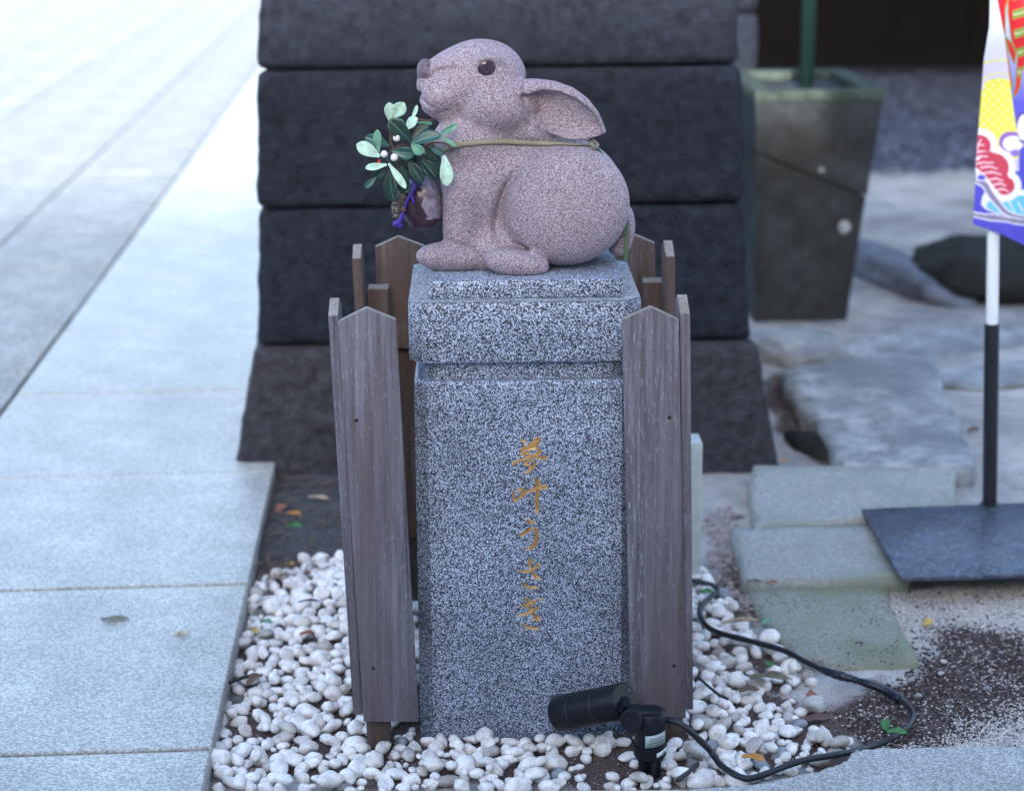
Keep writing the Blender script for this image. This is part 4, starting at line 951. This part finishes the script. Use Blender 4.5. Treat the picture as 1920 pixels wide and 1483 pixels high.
PXg, PYg = np.meshgrid(vx, vy); le = np.interp(PYg, [-900, 0, 50, 110, 200, 300, 420], [1862, 1857, 1855, 1845, 1838, 1830, 1825])
bpx = le + PXg; bot = np.interp(bpx, [1825, 1870, 1920, 1990, 2130], [421, 436, 460, 480, 500])
bpy_ = np.where(PYg > 380, 380 + (PYg - 380) / 90 * (bot - 380), PYg)
fx_ = np.interp(bpy_, [-900, 0, 68, 160, 230, 260, 300], [1862, 1869, 1883, 1894, 1904, 1910, 1925])
dd_ = (bpx - fx_) / 40.
yy_ = 1.150 - .022 * np.exp(-dd_ ** 2 * 1.2) * np.clip(1.2 - bpy_ / 330, .1, 1) + .012 * np.sin((bpx - 1850) / 26. + bpy_ / 160) * np.clip((bpx - 1840) / 60, 0, 1) - .006 * np.sin(bpy_ / 60 + bpx / 90)
BV_ = np.array([P(a, b, c) for a, b, c in zip(bpx.ravel(), bpy_.ravel(), yy_.ravel())])
nb = len(vx); ib = (np.arange(len(vy) - 1)[:, None] * nb + np.arange(nb - 1)[None]).ravel(); qb = np.stack([ib, ib + 1, ib + nb + 1, ib + nb], 1)
ban = thing('festival_banner', 'printed festival banner with red fish, yellow ball and purple border on the pole', 'banner', tuple(BV_.min(0)))
cl = mk('cloth', BV_, qb, M_PRINT, ban)
at = cl.data.color_attributes.new('print', 'FLOAT_COLOR', 'POINT'); cc = np.c_[bcol(bpx.ravel(), bpy_.ravel()), np.ones(bpx.size)]; at.data.foreach_set('color', cc.astype(np.float32).ravel())
sol = cl.modifiers.new('thickness', 'SOLIDIFY'); sol.thickness = .0006
for zy_ in (-150, -300, -450):
    c = P(1859, zy_, 1.172); V, F = tube([c + np.array([.0175 * cos(t), .0175 * sin(t), 0]) for t in np.linspace(0, 2 * pi, 17)], .003, 6, False); mk('pole_loop', V, F, M_WHITE, ban)

# ================================================================== RIGHT-HAND STONES
def slab_px(name, quad, z, thick, m, label, cat, seed, amp=.006, group=None, res=.022, rnd=.008):
    """stone with a four-sided top: quad = its top corners in the photo (front-left, front-right, back-right, back-left)"""
    a, b, c, d = [G(*q, z)[:2] for q in quad]
    V, F = rough_block(0, 1, 0, 1, 0, 1, 2, 0, 0)
    n1 = max(4, int(np.linalg.norm(b - a) / res)); n2 = max(4, int(np.linalg.norm(d - a) / res)); w = np.linalg.norm(b - a); dd = np.linalg.norm(d - a)
    V, F = rough_block(0, w, 0, dd, 0, thick, res, amp, rnd, seed=seed, freq=8)
    u, v = np.clip(V[:, 0] / w, -.1, 1.1)[:, None], np.clip(V[:, 1] / dd, -.1, 1.1)[:, None]
    xy_ = (1 - u) * (1 - v) * a + u * (1 - v) * b + u * v * c + (1 - u) * v * d
    xy_ = xy_ + np.c_[fbm(np.c_[xy_ * 7, xy_[:, :1] * 0], 3, seed + 3), fbm(np.c_[xy_ * 7, xy_[:, :1] * 0 + 5], 3, seed + 4)] * .02
    return props(mk(name, np.c_[xy_, V[:, 2] + z - thick], F, m), label, cat, group)
ST = 'stones laid beside the pedestal'
slab_px('stepping_stone', [(1500, 1245), (1715, 1238), (1662, 1078), (1392, 1100)], .004, .12, M_MOSS, 'greenish mossy flat stone nearest the cable loop', 'stone', 3, group=ST)
slab_px('stepping_stone', [(1400, 1090), (1700, 1076), (1740, 978), (1366, 990)], .030, .14, M_SLAB, 'pale oblong stone just behind the mossy one, left of the banner plate', 'stone', 4, group=ST)
slab_px('stepping_stone', [(1412, 984), (1800, 958), (1790, 868), (1408, 868)], .042, .16, M_SLAB, 'pale rectangular stone farthest from the cable, beside the pillar foot', 'stone', 5, group=ST)
def rock(name, c, r, m, label, cat, seed, rot=0., tilt=0., amp=.42, flat=None):
    V, F = ico(4); V = V * (1 + amp * fbm(V * 1.5, 5, seed)[:, None]); V = np.sign(V) * np.abs(V) ** .8
    V = V * np.array(r)
    a = radians(tilt); V = np.c_[V[:, 0] * cos(a) - V[:, 2] * sin(a), V[:, 1], V[:, 0] * sin(a) + V[:, 2] * cos(a)]
    a = radians(rot); V = np.c_[V[:, 0] * cos(a) - V[:, 1] * sin(a), V[:, 0] * sin(a) + V[:, 1] * cos(a), V[:, 2]]
    return props(mk(name, V + np.array(c), F, m), label, cat)
slab_px('flat_rock', [(1580, 868), (1830, 872), (1745, 645), (1455, 690)], .055, .22, M_ROCK, 'broad pale flat rock with a dark shadowed left edge behind the laid stones', 'rock', 11, amp=.014, res=.025, rnd=.018)
g2 = G(1500, 655, .02); rock('garden_rock', (g2[0] - .02, g2[1] + .05, .0), (.16, .2, .075), M_ROCK, 'small bluish rock at the foot of the dark basin', 'rock', 12, 20)
g3 = G(1690, 520, .02); rock('slanted_rock', (g3[0], g3[1] + .2, .0), (.16, .62, .09), rock_mat('blue_rock', (.17, .19, .24), scale=8), 'blue-grey slanting rock right of the basin', 'rock', 13, 14, -12)
g4 = G(1850, 555, .0); rock('boulder', (g4[0] + .12, g4[1] + .15, .07), (.34, .3, .15), M_BOUL, 'dark rounded boulder behind the banner pole', 'boulder', 14, 0)
g5 = G(1490, 850, .0); rock('garden_rock', (g5[0] + .07, g5[1] + .06, -.01), (.045, .14, .05), M_BOUL, 'small dark rock wedged between the pillar foot and the pale flat rock', 'rock', 15, 25)
g6 = G(1800, 650, 0.)
rng2 = np.random.default_rng(3)
lowm = [((1780, 640), (.5, .16, .03)), ((1900, 700), (.35, .14, .03))]
for k, ((a, b), r) in enumerate(lowm):
    c = G(a, b, 0); rock('low_ridge_stone', (*c[:2], -.012), r, M_ROCK, ('long low stone ridge across the pale ground behind the banner pole', 'shorter low stone ridge at the right edge behind the banner pole')[k], 'stone', 40 + k, 24)

# ---- square stone basin with a green post
bas = thing('stone_basin', 'tall dark mossy square stone basin behind the pillar, cracked across', 'basin', (1.18, 3.8, 0))
BDX = -.045
def frust(x0, x1, y0, y1, z0, X0, X1, Y0, Y1, z1, seed, res=.035, amp=.006, slant=0., slant0=0.):
    V, F = rough_block(0, 1, 0, 1, 0, 1, .06, 0, .0)
    u, v, w = V[:, 0], V[:, 1], V[:, 2]; a = w
    x = (x0 + (x1 - x0) * u) * (1 - a) + (X0 + (X1 - X0) * u) * a; y = (y0 + (y1 - y0) * v) * (1 - a) + (Y0 + (Y1 - Y0) * v) * a
    zb = z0 + slant0 * (u - .2); zt = z1 + slant * (u - .2); p = np.c_[x + BDX, y, zb + (zt - zb) * w]; return p + fbm(p * 9, 3, seed)[:, None] * amp, F
V, F = frust(1.0, 1.345, 3.55, 4.0, -.03, .98, 1.385, 3.46, 4.06, .60, 3, slant=-.16); auto_smooth(mk('body', V, F, M_TROUGH, bas), 50)
V, F = frust(.977, 1.388, 3.452, 4.068, .606, .962, 1.42, 3.40, 4.14, .83, 4, slant0=-.16); auto_smooth(mk('upper_block', V, F, M_TROUGH, bas), 50)
for (a, b, c, d) in ((.957, 1.425, 3.39, 3.46), (.957, 1.425, 4.09, 4.15), (.957, 1.025, 3.462, 4.088), (1.358, 1.425, 3.462, 4.088)):
    V, F = box(a + BDX, b + BDX, c, d, .828, .868, .008, 2); auto_smooth(mk('rim', V, F, M_RIM, bas), 40)
for (px, py) in ((1540, 312), (1583, 425)):
    c = P(px, py, 3.455 if py < 400 else 3.485); V, F = ico(2); V = V * np.array([.026, .012, .03]) * (1 + .25 * fbm(V * 2, 2, px)[:, None]); mk('lichen_spot', V + c, F, plain('pale_lichen', (.33, .35, .38), .9), bas)
V, F = lathe((1.175, 3.85, .80), (0, 0, 1), [(0, .027), (1.6, .027)], 20); props(mk('green_post', V, F, M_GREEN), 'dark green painted post rising behind the basin rim', 'post')

# ---- short white marker post behind the fence
V, F = box(.36, .440, .84, .92, -.06, .335, .004); o = props(mk('marker_post', V, F, M_POST), 'short white square marker post just behind the right side of the fence', 'post'); auto_smooth(o, 40)

# ================================================================== PEBBLES
bedp = np.array(BED); lo_, hi_ = bedp.min(0), bedp.max(0)
foot = [(-.222, .222, -.004, .40), (-.322, -.262, -.06, .0), (.255, .31, -.06, .0), (-.33, -.27, .49, .55), (.26, .32, .49, .55), (bxx - .02, bxx + .02, byy - .02, byy + .02)]
spots = []; PXs = np.zeros((0, 4))
bare = [(*G(1130, 1440)[:2], .06), (*G(1190, 1405)[:2], .045), (*G(1500, 1300)[:2], .07), (*G(1440, 1240)[:2], .045), (*G(1570, 1350)[:2], .06)]
def addpeb(target, tries, rlo, rhi, zlim, far_ok=True):
    global PXs
    fails = 0; made = 0
    while made < target and fails < tries:
        bestc = None
        for _ in range(10):
            x, y = lo_ + rng.random(2) * (hi_ - lo_); r = rlo + (rhi - rlo) * rng.random() ** 1.6
            if not inpoly(np.array([[x, y]]), bedp)[0]: continue
            if any(a - r * .75 < x < b + r * .75 and c - r * .75 < y < d + r * .75 for a, b, c, d in foot): continue
            if any(math.hypot(x - a, y - b) < c for a, b, c in bare) and rng.random() < .93: continue
            if math.hypot(x - Rr[0] + .05, y + .1) < .02: continue
            gz = ground_z(x, y); z = gz + r * .52
            if len(PXs):
                d = np.hypot(PXs[:, 0] - x, PXs[:, 1] - y); rr = (PXs[:, 3] + r) * .93; m = d < rr
                if m.any(): z = max(z, (PXs[m, 2] + .70 * np.sqrt(rr[m] ** 2 - d[m] ** 2)).max())
            if z - gz > zlim: continue
            if bestc is None or z - gz < bestc[4]: bestc = (x, y, z, r, z - gz)
        if bestc is None: fails += 1; continue
        PXs = np.vstack([PXs, bestc[:4]]); made += 1
addpeb(420, 60, .0135, .025, .030)
addpeb(330, 60, .0115, .020, .036)
addpeb(330, 60, .0060, .011, .036)
variants = []
for k in range(16):
    V, F = ico(3); s = rng.random(3); acc = np.full(len(V), .55)
    for q in range(9):
        n_ = rng.normal(size=3); n_ /= np.linalg.norm(n_); acc += np.maximum(0, V @ n_ / rng.uniform(.66, .95)) ** 9
    V = V * (acc ** (-1 / 9.))[:, None]
    V = V * (1 + .24 * fbm(V * (.9 + .6 * s[0]) + k * 7.1, 2, 200 + k)[:, None] + .07 * fbm(V * 3.4 + k, 3, 300 + k)[:, None])
    V = V * np.array([1.22 + .30 * s[1], 1.04 - .16 * s[0], .70 + .12 * s[2]])
    variants.append((V, F))
def pmesh(k, m):
    V, F = variants[k]; me = bpy.data.meshes.new('pebble'); me.from_pydata((V * .02).tolist(), [], F); me.materials.append(m)
    me.polygons.foreach_set('use_smooth', np.ones(len(me.polygons), bool)); return me
PM = {m: [pmesh(k, m) for k in range(16)] for m in (M_PEB, M_PEBG, M_PEBB)}
dist = np.linalg.norm(PXs[:, :3] - CAM, axis=1); size = PXs[:, 3] / dist
def hidden(p):                               # behind the pedestal or a front plank
    x, y, z = p; t = (-.07 - CAM[1]) / (y - CAM[1]); xx = CAM[0] + (x - CAM[0]) * t; zz_ = CAM[2] + (z - CAM[2]) * t
    return y > .0 and (-.34 < xx < .31) and zz_ > .05
hid = np.array([hidden(p[:3]) for p in PXs]); size2 = np.where(hid, 0, size)
order = np.argsort(-size2); top = set(order[:300].tolist()); rest_V = []; rest_F = []; off = 0
peb_list = []
tone = fbm(np.c_[PXs[:, :2] * 3, PXs[:, :1] * 0], 2, 77)
for i, (x, y, z, r) in enumerate(PXs):
    u = rng.random() ; dark = x > .2
    m = M_PEBB if u < (.06 if dark else .022) else (M_PEBG if u < (.20 if dark else .08) else M_PEB)
    k = int(rng.integers(16)); eu = (rng.normal(0, .28), rng.normal(0, .28), rng.random() * 6.28); s = r / .02
    if i in top:
        o = bpy.data.objects.new('pebble', PM[m][k]); COL.objects.link(o); o.location = (x, y, z); o.rotation_euler = eu; o.scale = (s, s, s)
        where = 'left of the fence, between it and the paving' if x < -.33 else ('right of the fence, inside the cable loop' if x > .31 else ('in front of the pedestal, along the kerb' if y < .0 else 'under the fence beside the pedestal'))
        peb_list.append((o, x, y, r, m, where))
        if m is M_PEB: props(o, 'smooth white pebble ' + where, 'pebble', 'white pebbles ' + where)
        elif m is M_PEBG: props(o, 'dull grey speckled pebble ' + where, 'pebble', 'grey pebbles ' + where)
        else: props(o, 'dark blue-grey pebble ' + where, 'pebble', 'blue-grey pebbles ' + where)
    else:
        from mathutils import Euler
        R3 = np.array(Euler(eu).to_matrix()); V, F = ico(2); vv_ = V * (1 + .25 * fbm(V * 1.2 + k * 7, 2, 200 + k)[:, None]) * np.array([1.3, .98, .8]) * r
        rest_V.append(vv_ @ R3.T + [x, y, z]); rest_F += [[j + off for j in f] for f in F]; off += len(V)
mk('pebble_bed', np.vstack(rest_V), rest_F, M_PEB, loc=(0, 0, 0))['kind'] = 'stuff'

used_ = set()
nm_ = {id(M_PEB): 'white', id(M_PEBG): 'grey speckled', id(M_PEBB): 'blue-grey'}
for (px, py, txt) in ((740, 1368, 'nearest the foot of the left front post'), (640, 1045, 'touching the left side plank at the back edge of the bed'), (395, 1450, 'in the corner where the paving meets the kerb'), (1075, 1385, 'just under the spotlight head'), (1180, 1420, 'beside the spotlight base'), (1413, 1440, 'under the bright orange leaf'),
                      (1460, 1190, 'farthest back on the edge of the mossy stone'), (1550, 1385, 'nearest the kerb corner where the cable disappears'), (985, 1375, 'centred against the front foot of the pedestal'), (1310, 1440, 'beside the dark twig at the kerb'), (1480, 1360, 'next to the dark red-brown leaf'), (470, 1110, 'at the far paving edge of the bed')):
    c = G(px, py, .0); q_ = min((t for t in peb_list if t[0] not in used_), key=lambda t: math.hypot(t[1] - c[0], t[2] - c[1])); used_.add(q_[0])
    q_[0]['label'] = nm_[id(q_[4])] + ' pebble ' + txt
for wh in sorted(set(t[5] for t in peb_list)):
    for mm_ in (M_PEB, M_PEBG, M_PEBB):
        l3 = [t for t in peb_list if t[5] == wh and t[4] is mm_ and t[0] not in used_]
        if len(l3) > 2:
            q_ = max(l3, key=lambda t: t[3]); used_.add(q_[0]); q_[0]['label'] = 'largest ' + nm_[id(mm_)] + ' pebble ' + wh

# ---- grit and crumbs on the soil
def scatter(name, n, region, s0, s1, m, dens=None, flat=.6, zoff=0., sub=None, seed=1):
    r = np.random.default_rng(seed); reg = np.array(region); lo, hi = reg.min(0), reg.max(0); c = lo + r.random((n * 4, 2)) * (hi - lo); c = c[inpoly(c, reg)]
    if dens is not None: c = c[r.random(len(c)) < dens(c)]
    c = c[:n]; n = len(c); base = np.array([(1, 0, 0), (-.4, .9, 0), (-.5, -.85, 0), (.1, .1, .9), (0, 0, -.9), (.2, -.6, .5)]); fc = np.array([(0, 1, 3), (1, 2, 3), (2, 5, 3), (5, 0, 3), (1, 0, 4), (2, 1, 4), (5, 2, 4), (0, 5, 4)])
    V = base[None] * (1 + r.normal(0, .22, (n, 6, 3))); a = r.random(n) * 6.28; s = s0 + (s1 - s0) * r.random(n) ** 2.5
    X = V[..., 0] * np.cos(a)[:, None] - V[..., 1] * np.sin(a)[:, None]; Y = V[..., 0] * np.sin(a)[:, None] + V[..., 1] * np.cos(a)[:, None]
    z = np.array([ground_z(*q) for q in c]) + zoff
    V = np.stack([X * s[:, None] + c[:, :1], Y * s[:, None] + c[:, 1:], V[..., 2] * flat * s[:, None] + (z + s * .25)[:, None]], -1).reshape(-1, 3)
    F = (fc[None] + 6 * np.arange(n)[:, None, None]).reshape(-1, 3); o = mk(name, V, F, m, loc=(0, 0, 0), smooth=False); o['kind'] = 'stuff'; return o
rp = [G(*q)[:2] for q in [(1660, 1100), (1990, 1070), (2060, 1392), (1640, 1396), (1560, 1330), (1720, 1240)]]
def gdens(c): return np.clip(.85 - (soil_at(c) + fbm(np.c_[c * 9, c[:, :1] * 0], 3, 55) * .5) * .8, .10, 1)
def soil_at(c):
    s = np.minimum.reduce([sdpoly(c, BED)] + [sdpoly(c, p) for p in SOILP]); return np.clip(.5 - s / .1, 0, 1)
scatter('white_grit', 26000, rp, .0009, .0042, M_GRIT, gdens, seed=2)
scatter('white_crumbs', 5000, [tuple(p) for p in BED], .0007, .0028, M_GRIT, None, zoff=.001, seed=3)
scatter('dark_crumbs', 2500, [tuple(p) for p in BED], .001, .004, plain('dark_soil_crumb', (.035, .024, .022), .9), None, seed=4)
scatter('soil_crumbs', 6000, rp, .001, .006, plain('soil_crumb', (.04, .028, .028), .9), lambda c: np.clip(.15 + soil_at(c), 0, 1), seed=5)
lp = [G(*q)[:2] for q in [(505, 890), (640, 905), (650, 1060), (470, 1115)]]
scatter('litter_crumbs', 1100, lp, .002, .009, plain('litter_crumb', (.12, .075, .06), .9, 0, .5), None, flat=.25, zoff=.024, seed=6)
gp_ = [G(*q)[:2] for q in [(1320, 960), (1370, 930), (1420, 1180), (1330, 1090)]]
scatter('pale_rubble', 500, gp_, .004, .013, plain('pinkish_rubble', (.32, .27, .27), .9, 0, .5), None, zoff=.0, seed=7)
for k, (px, py, s) in enumerate(((1533, 1237, 14), (1598, 1250, 8), (1722, 1304, 12), (1850, 1290, 10), (1770, 1240, 9), (1764, 1262, 10))):
    c = G(px, py, .026 if px < 1700 and py < 1260 else .0); V, F = ico(1); V = V * (1 + .35 * fbm(V * 2, 1, k)[:, None]); V = V * np.array([1, .7, .55]) * s / 1050
    props(mk('stone_chip', V + c, F, M_PEBB if k in (2, 3) else M_PEBG, smooth=False), ('grey white-topped stone chip on the mossy stone', 'tiny white stone chip on the front right of the mossy stone', 'pale blue angular chip on the dark soil beside the cable bend', 'pale angular chip farthest right on the dark soil', 'flat white chip on the soil below the yellow leaf', 'grey chip on the dark soil just right of the mossy stone')[k], 'stone chip')

scatter('stone_dirt', 500, [G(*q, .022)[:2] for q in [(1480, 1240), (1700, 1232), (1655, 1090), (1410, 1105)]], .0008, .0035, plain('moss_crumb', (.05, .045, .03), .9), lambda c: np.clip(.2 + fbm(np.c_[c * 11, c[:, :1] * 0], 3, 9), 0, 1), zoff=.017, seed=9)
# ================================================================== FALLEN LEAVES
def fallen(px, py, L, wid, ang, col, label, z=None, curl=.12, tilt=.25, fold=.2, wave=.1, name='fallen_leaf'):
    c = G(px, py, .0 if z is None else z); zz_ = (ground_z(c[0], c[1]) + .006) if z is None else z
    c = G(px, py, zz_); a = radians(ang); d = np.array([cos(a), sin(a), tilt * .35]); d /= np.linalg.norm(d); s = 1 / 1000.
    V, F, mi, UV = leaf_geo(c - d * L * s / 2, c + d * L * s / 2, wid * s, np.array([random.uniform(-.3, .3), random.uniform(-.4, .1), 1]), curl, fold, n=10, m=6, sharp=1.0, wave=wave)
    V[:, 2] += zz_ + .0015 - V[:, 2].min()
    props(mk(name, V, F, [DRY[col], DRY[col]], mi=mi, uv=UV), label, 'leaf')
fallen(215, 1162, 62, 24, 8, 'olive', 'curled olive-brown dry leaf lying on the paving slab', .041, tilt=0., curl=.02, fold=.08, wave=.04)
fallen(333, 1190, 26, 14, 60, 'pale', 'small pale leaf, left half of the forked scrap on the paving', .041)
fallen(345, 1190, 26, 10, 15, 'pale', 'small pale leaf, right half of the forked scrap on the paving', .041)
fallen(527, 960, 42, 28, 60, 'rust', 'salmon-red leaf standing against the paving edge', None, tilt=1.2)
fallen(552, 966, 44, 18, -25, 'orange', 'orange leaf beside the salmon-red one by the paving edge')
fallen(552, 990, 48, 24, -10, 'green', 'dark green leaf below the orange one by the paving edge')
fallen(598, 936, 60, 14, -14, 'tan', 'long tan leaf in front of the pillar foot', .008)
fallen(549, 1008, 26, 18, -20, 'tan', 'small cream leaf on the dark soil below the green one')
fallen(570, 1037, 30, 20, 20, 'pale', 'pale curled leaf at the back edge of the pebble bed')
fallen(545, 1060, 24, 16, -10, 'yellow', 'amber leaf bit just above the back pebbles')
fallen(480, 1185, 26, 18, 80, 'yellow', 'ochre leaf bit among pebbles by the paving edge', .02)
fallen(500, 1170, 30, 20, 0, 'jade', 'light green leaf among pebbles by the paving edge', .022)
fallen(576, 1190, 34, 12, 14, 'rust', 'rust leaf strip between white pebbles left of the fence', .022)
fallen(478, 1280, 44, 26, 50, 'brown', 'dark brown curled leaf standing among the left pebbles', .02, tilt=1.)
fallen(580, 1130, 50, 10, 10, 'darkred', 'dark reddish leaf stalk on the back left pebbles', .022)
fallen(1413, 1425, 46, 18, -22, 'orange', 'bright orange-yellow leaf on the pebbles inside the cable curve', .024)
fallen(1445, 1276, 86, 28, -4, 'olive', 'large olive leaf lying on pebbles right of the fence', .024)
fallen(1405, 1297, 46, 18, 12, 'brown', 'brown leaf just under the large olive one', .018)
fallen(1530, 1352, 66, 20, 14, 'darkred', 'dark red-brown leaf lying on soil inside the cable loop')
fallen(1522, 1305, 26, 16, 20, 'rust', 'rusty leaf scrap beside a pebble on the soil inside the cable loop')
fallen(1660, 1364, 34, 18, 78, 'green', 'upright green leaf at the cable bend', None, tilt=1.2)
fallen(1682, 1376, 40, 18, -4, 'green', 'flat green leaf lying over the cable bend', .014)
fallen(1677, 1100, 42, 34, -10, 'jade', 'jade green leaf under the corner of the banner base plate', None)
fallen(1740, 1172, 28, 20, 30, 'yellow', 'yellow-orange curled leaf on the white grit', None, tilt=.8)
fallen(1415, 1092, 34, 10, -6, 'brown', 'thin brown leaf in the joint behind the mossy stone', .03)
fallen(1448, 1094, 30, 9, 10, 'rust', 'reddish-brown leaf beside the thin one in the joint behind the mossy stone', .03)
fallen(1612, 1208, 18, 8, -30, 'darkred', 'tiny dark leaf scrap on the mossy stone', .027)
fallen(1826, 810, 44, 20, 10, 'brown', 'brown leaf on the pale ground left of the banner pole', None, tilt=.6)
fallen(1437, 1170, 30, 22, 40, 'jade', 'yellow-green leaf beside the cable behind the right pebbles', .02)
fallen(1326, 1112, 34, 16, 10, 'green', 'green leaf near the cable close to the fence', .02)
fallen(1440, 1248, 28, 14, -50, 'green', 'torn green leaf between pebbles above the large olive leaf', .022)
fallen(1390, 1170, 90, 14, 12, 'tan', 'long greyish dried leaf between the cable and the right pebbles', .022, fold=.5)
fallen(1470, 866, 24, 14, 20, 'orange', 'small orange leaf by the pillar foot beside the pale rectangular stone', .02)
for k, (pts_, r_) in enumerate((([(1270, 1462), (1290, 1448), (1308, 1432)], .005), ([(1310, 1270), (1345, 1300), (1365, 1310)], .003), ([(430, 1280), (455, 1270), (480, 1266)], .004))):
    V, F = tube(spline([G(*q, .02) for q in pts_], 5), r_, 7); props(mk('twig', V, F, plain('dark_twig', (.035, .03, .035), .8)), ('dark twig at the kerb just right of the spotlight spike', 'thin twig lying on pebbles beside the right fence planks', 'dark twig on the pebbles by the paving edge')[k], 'twig')
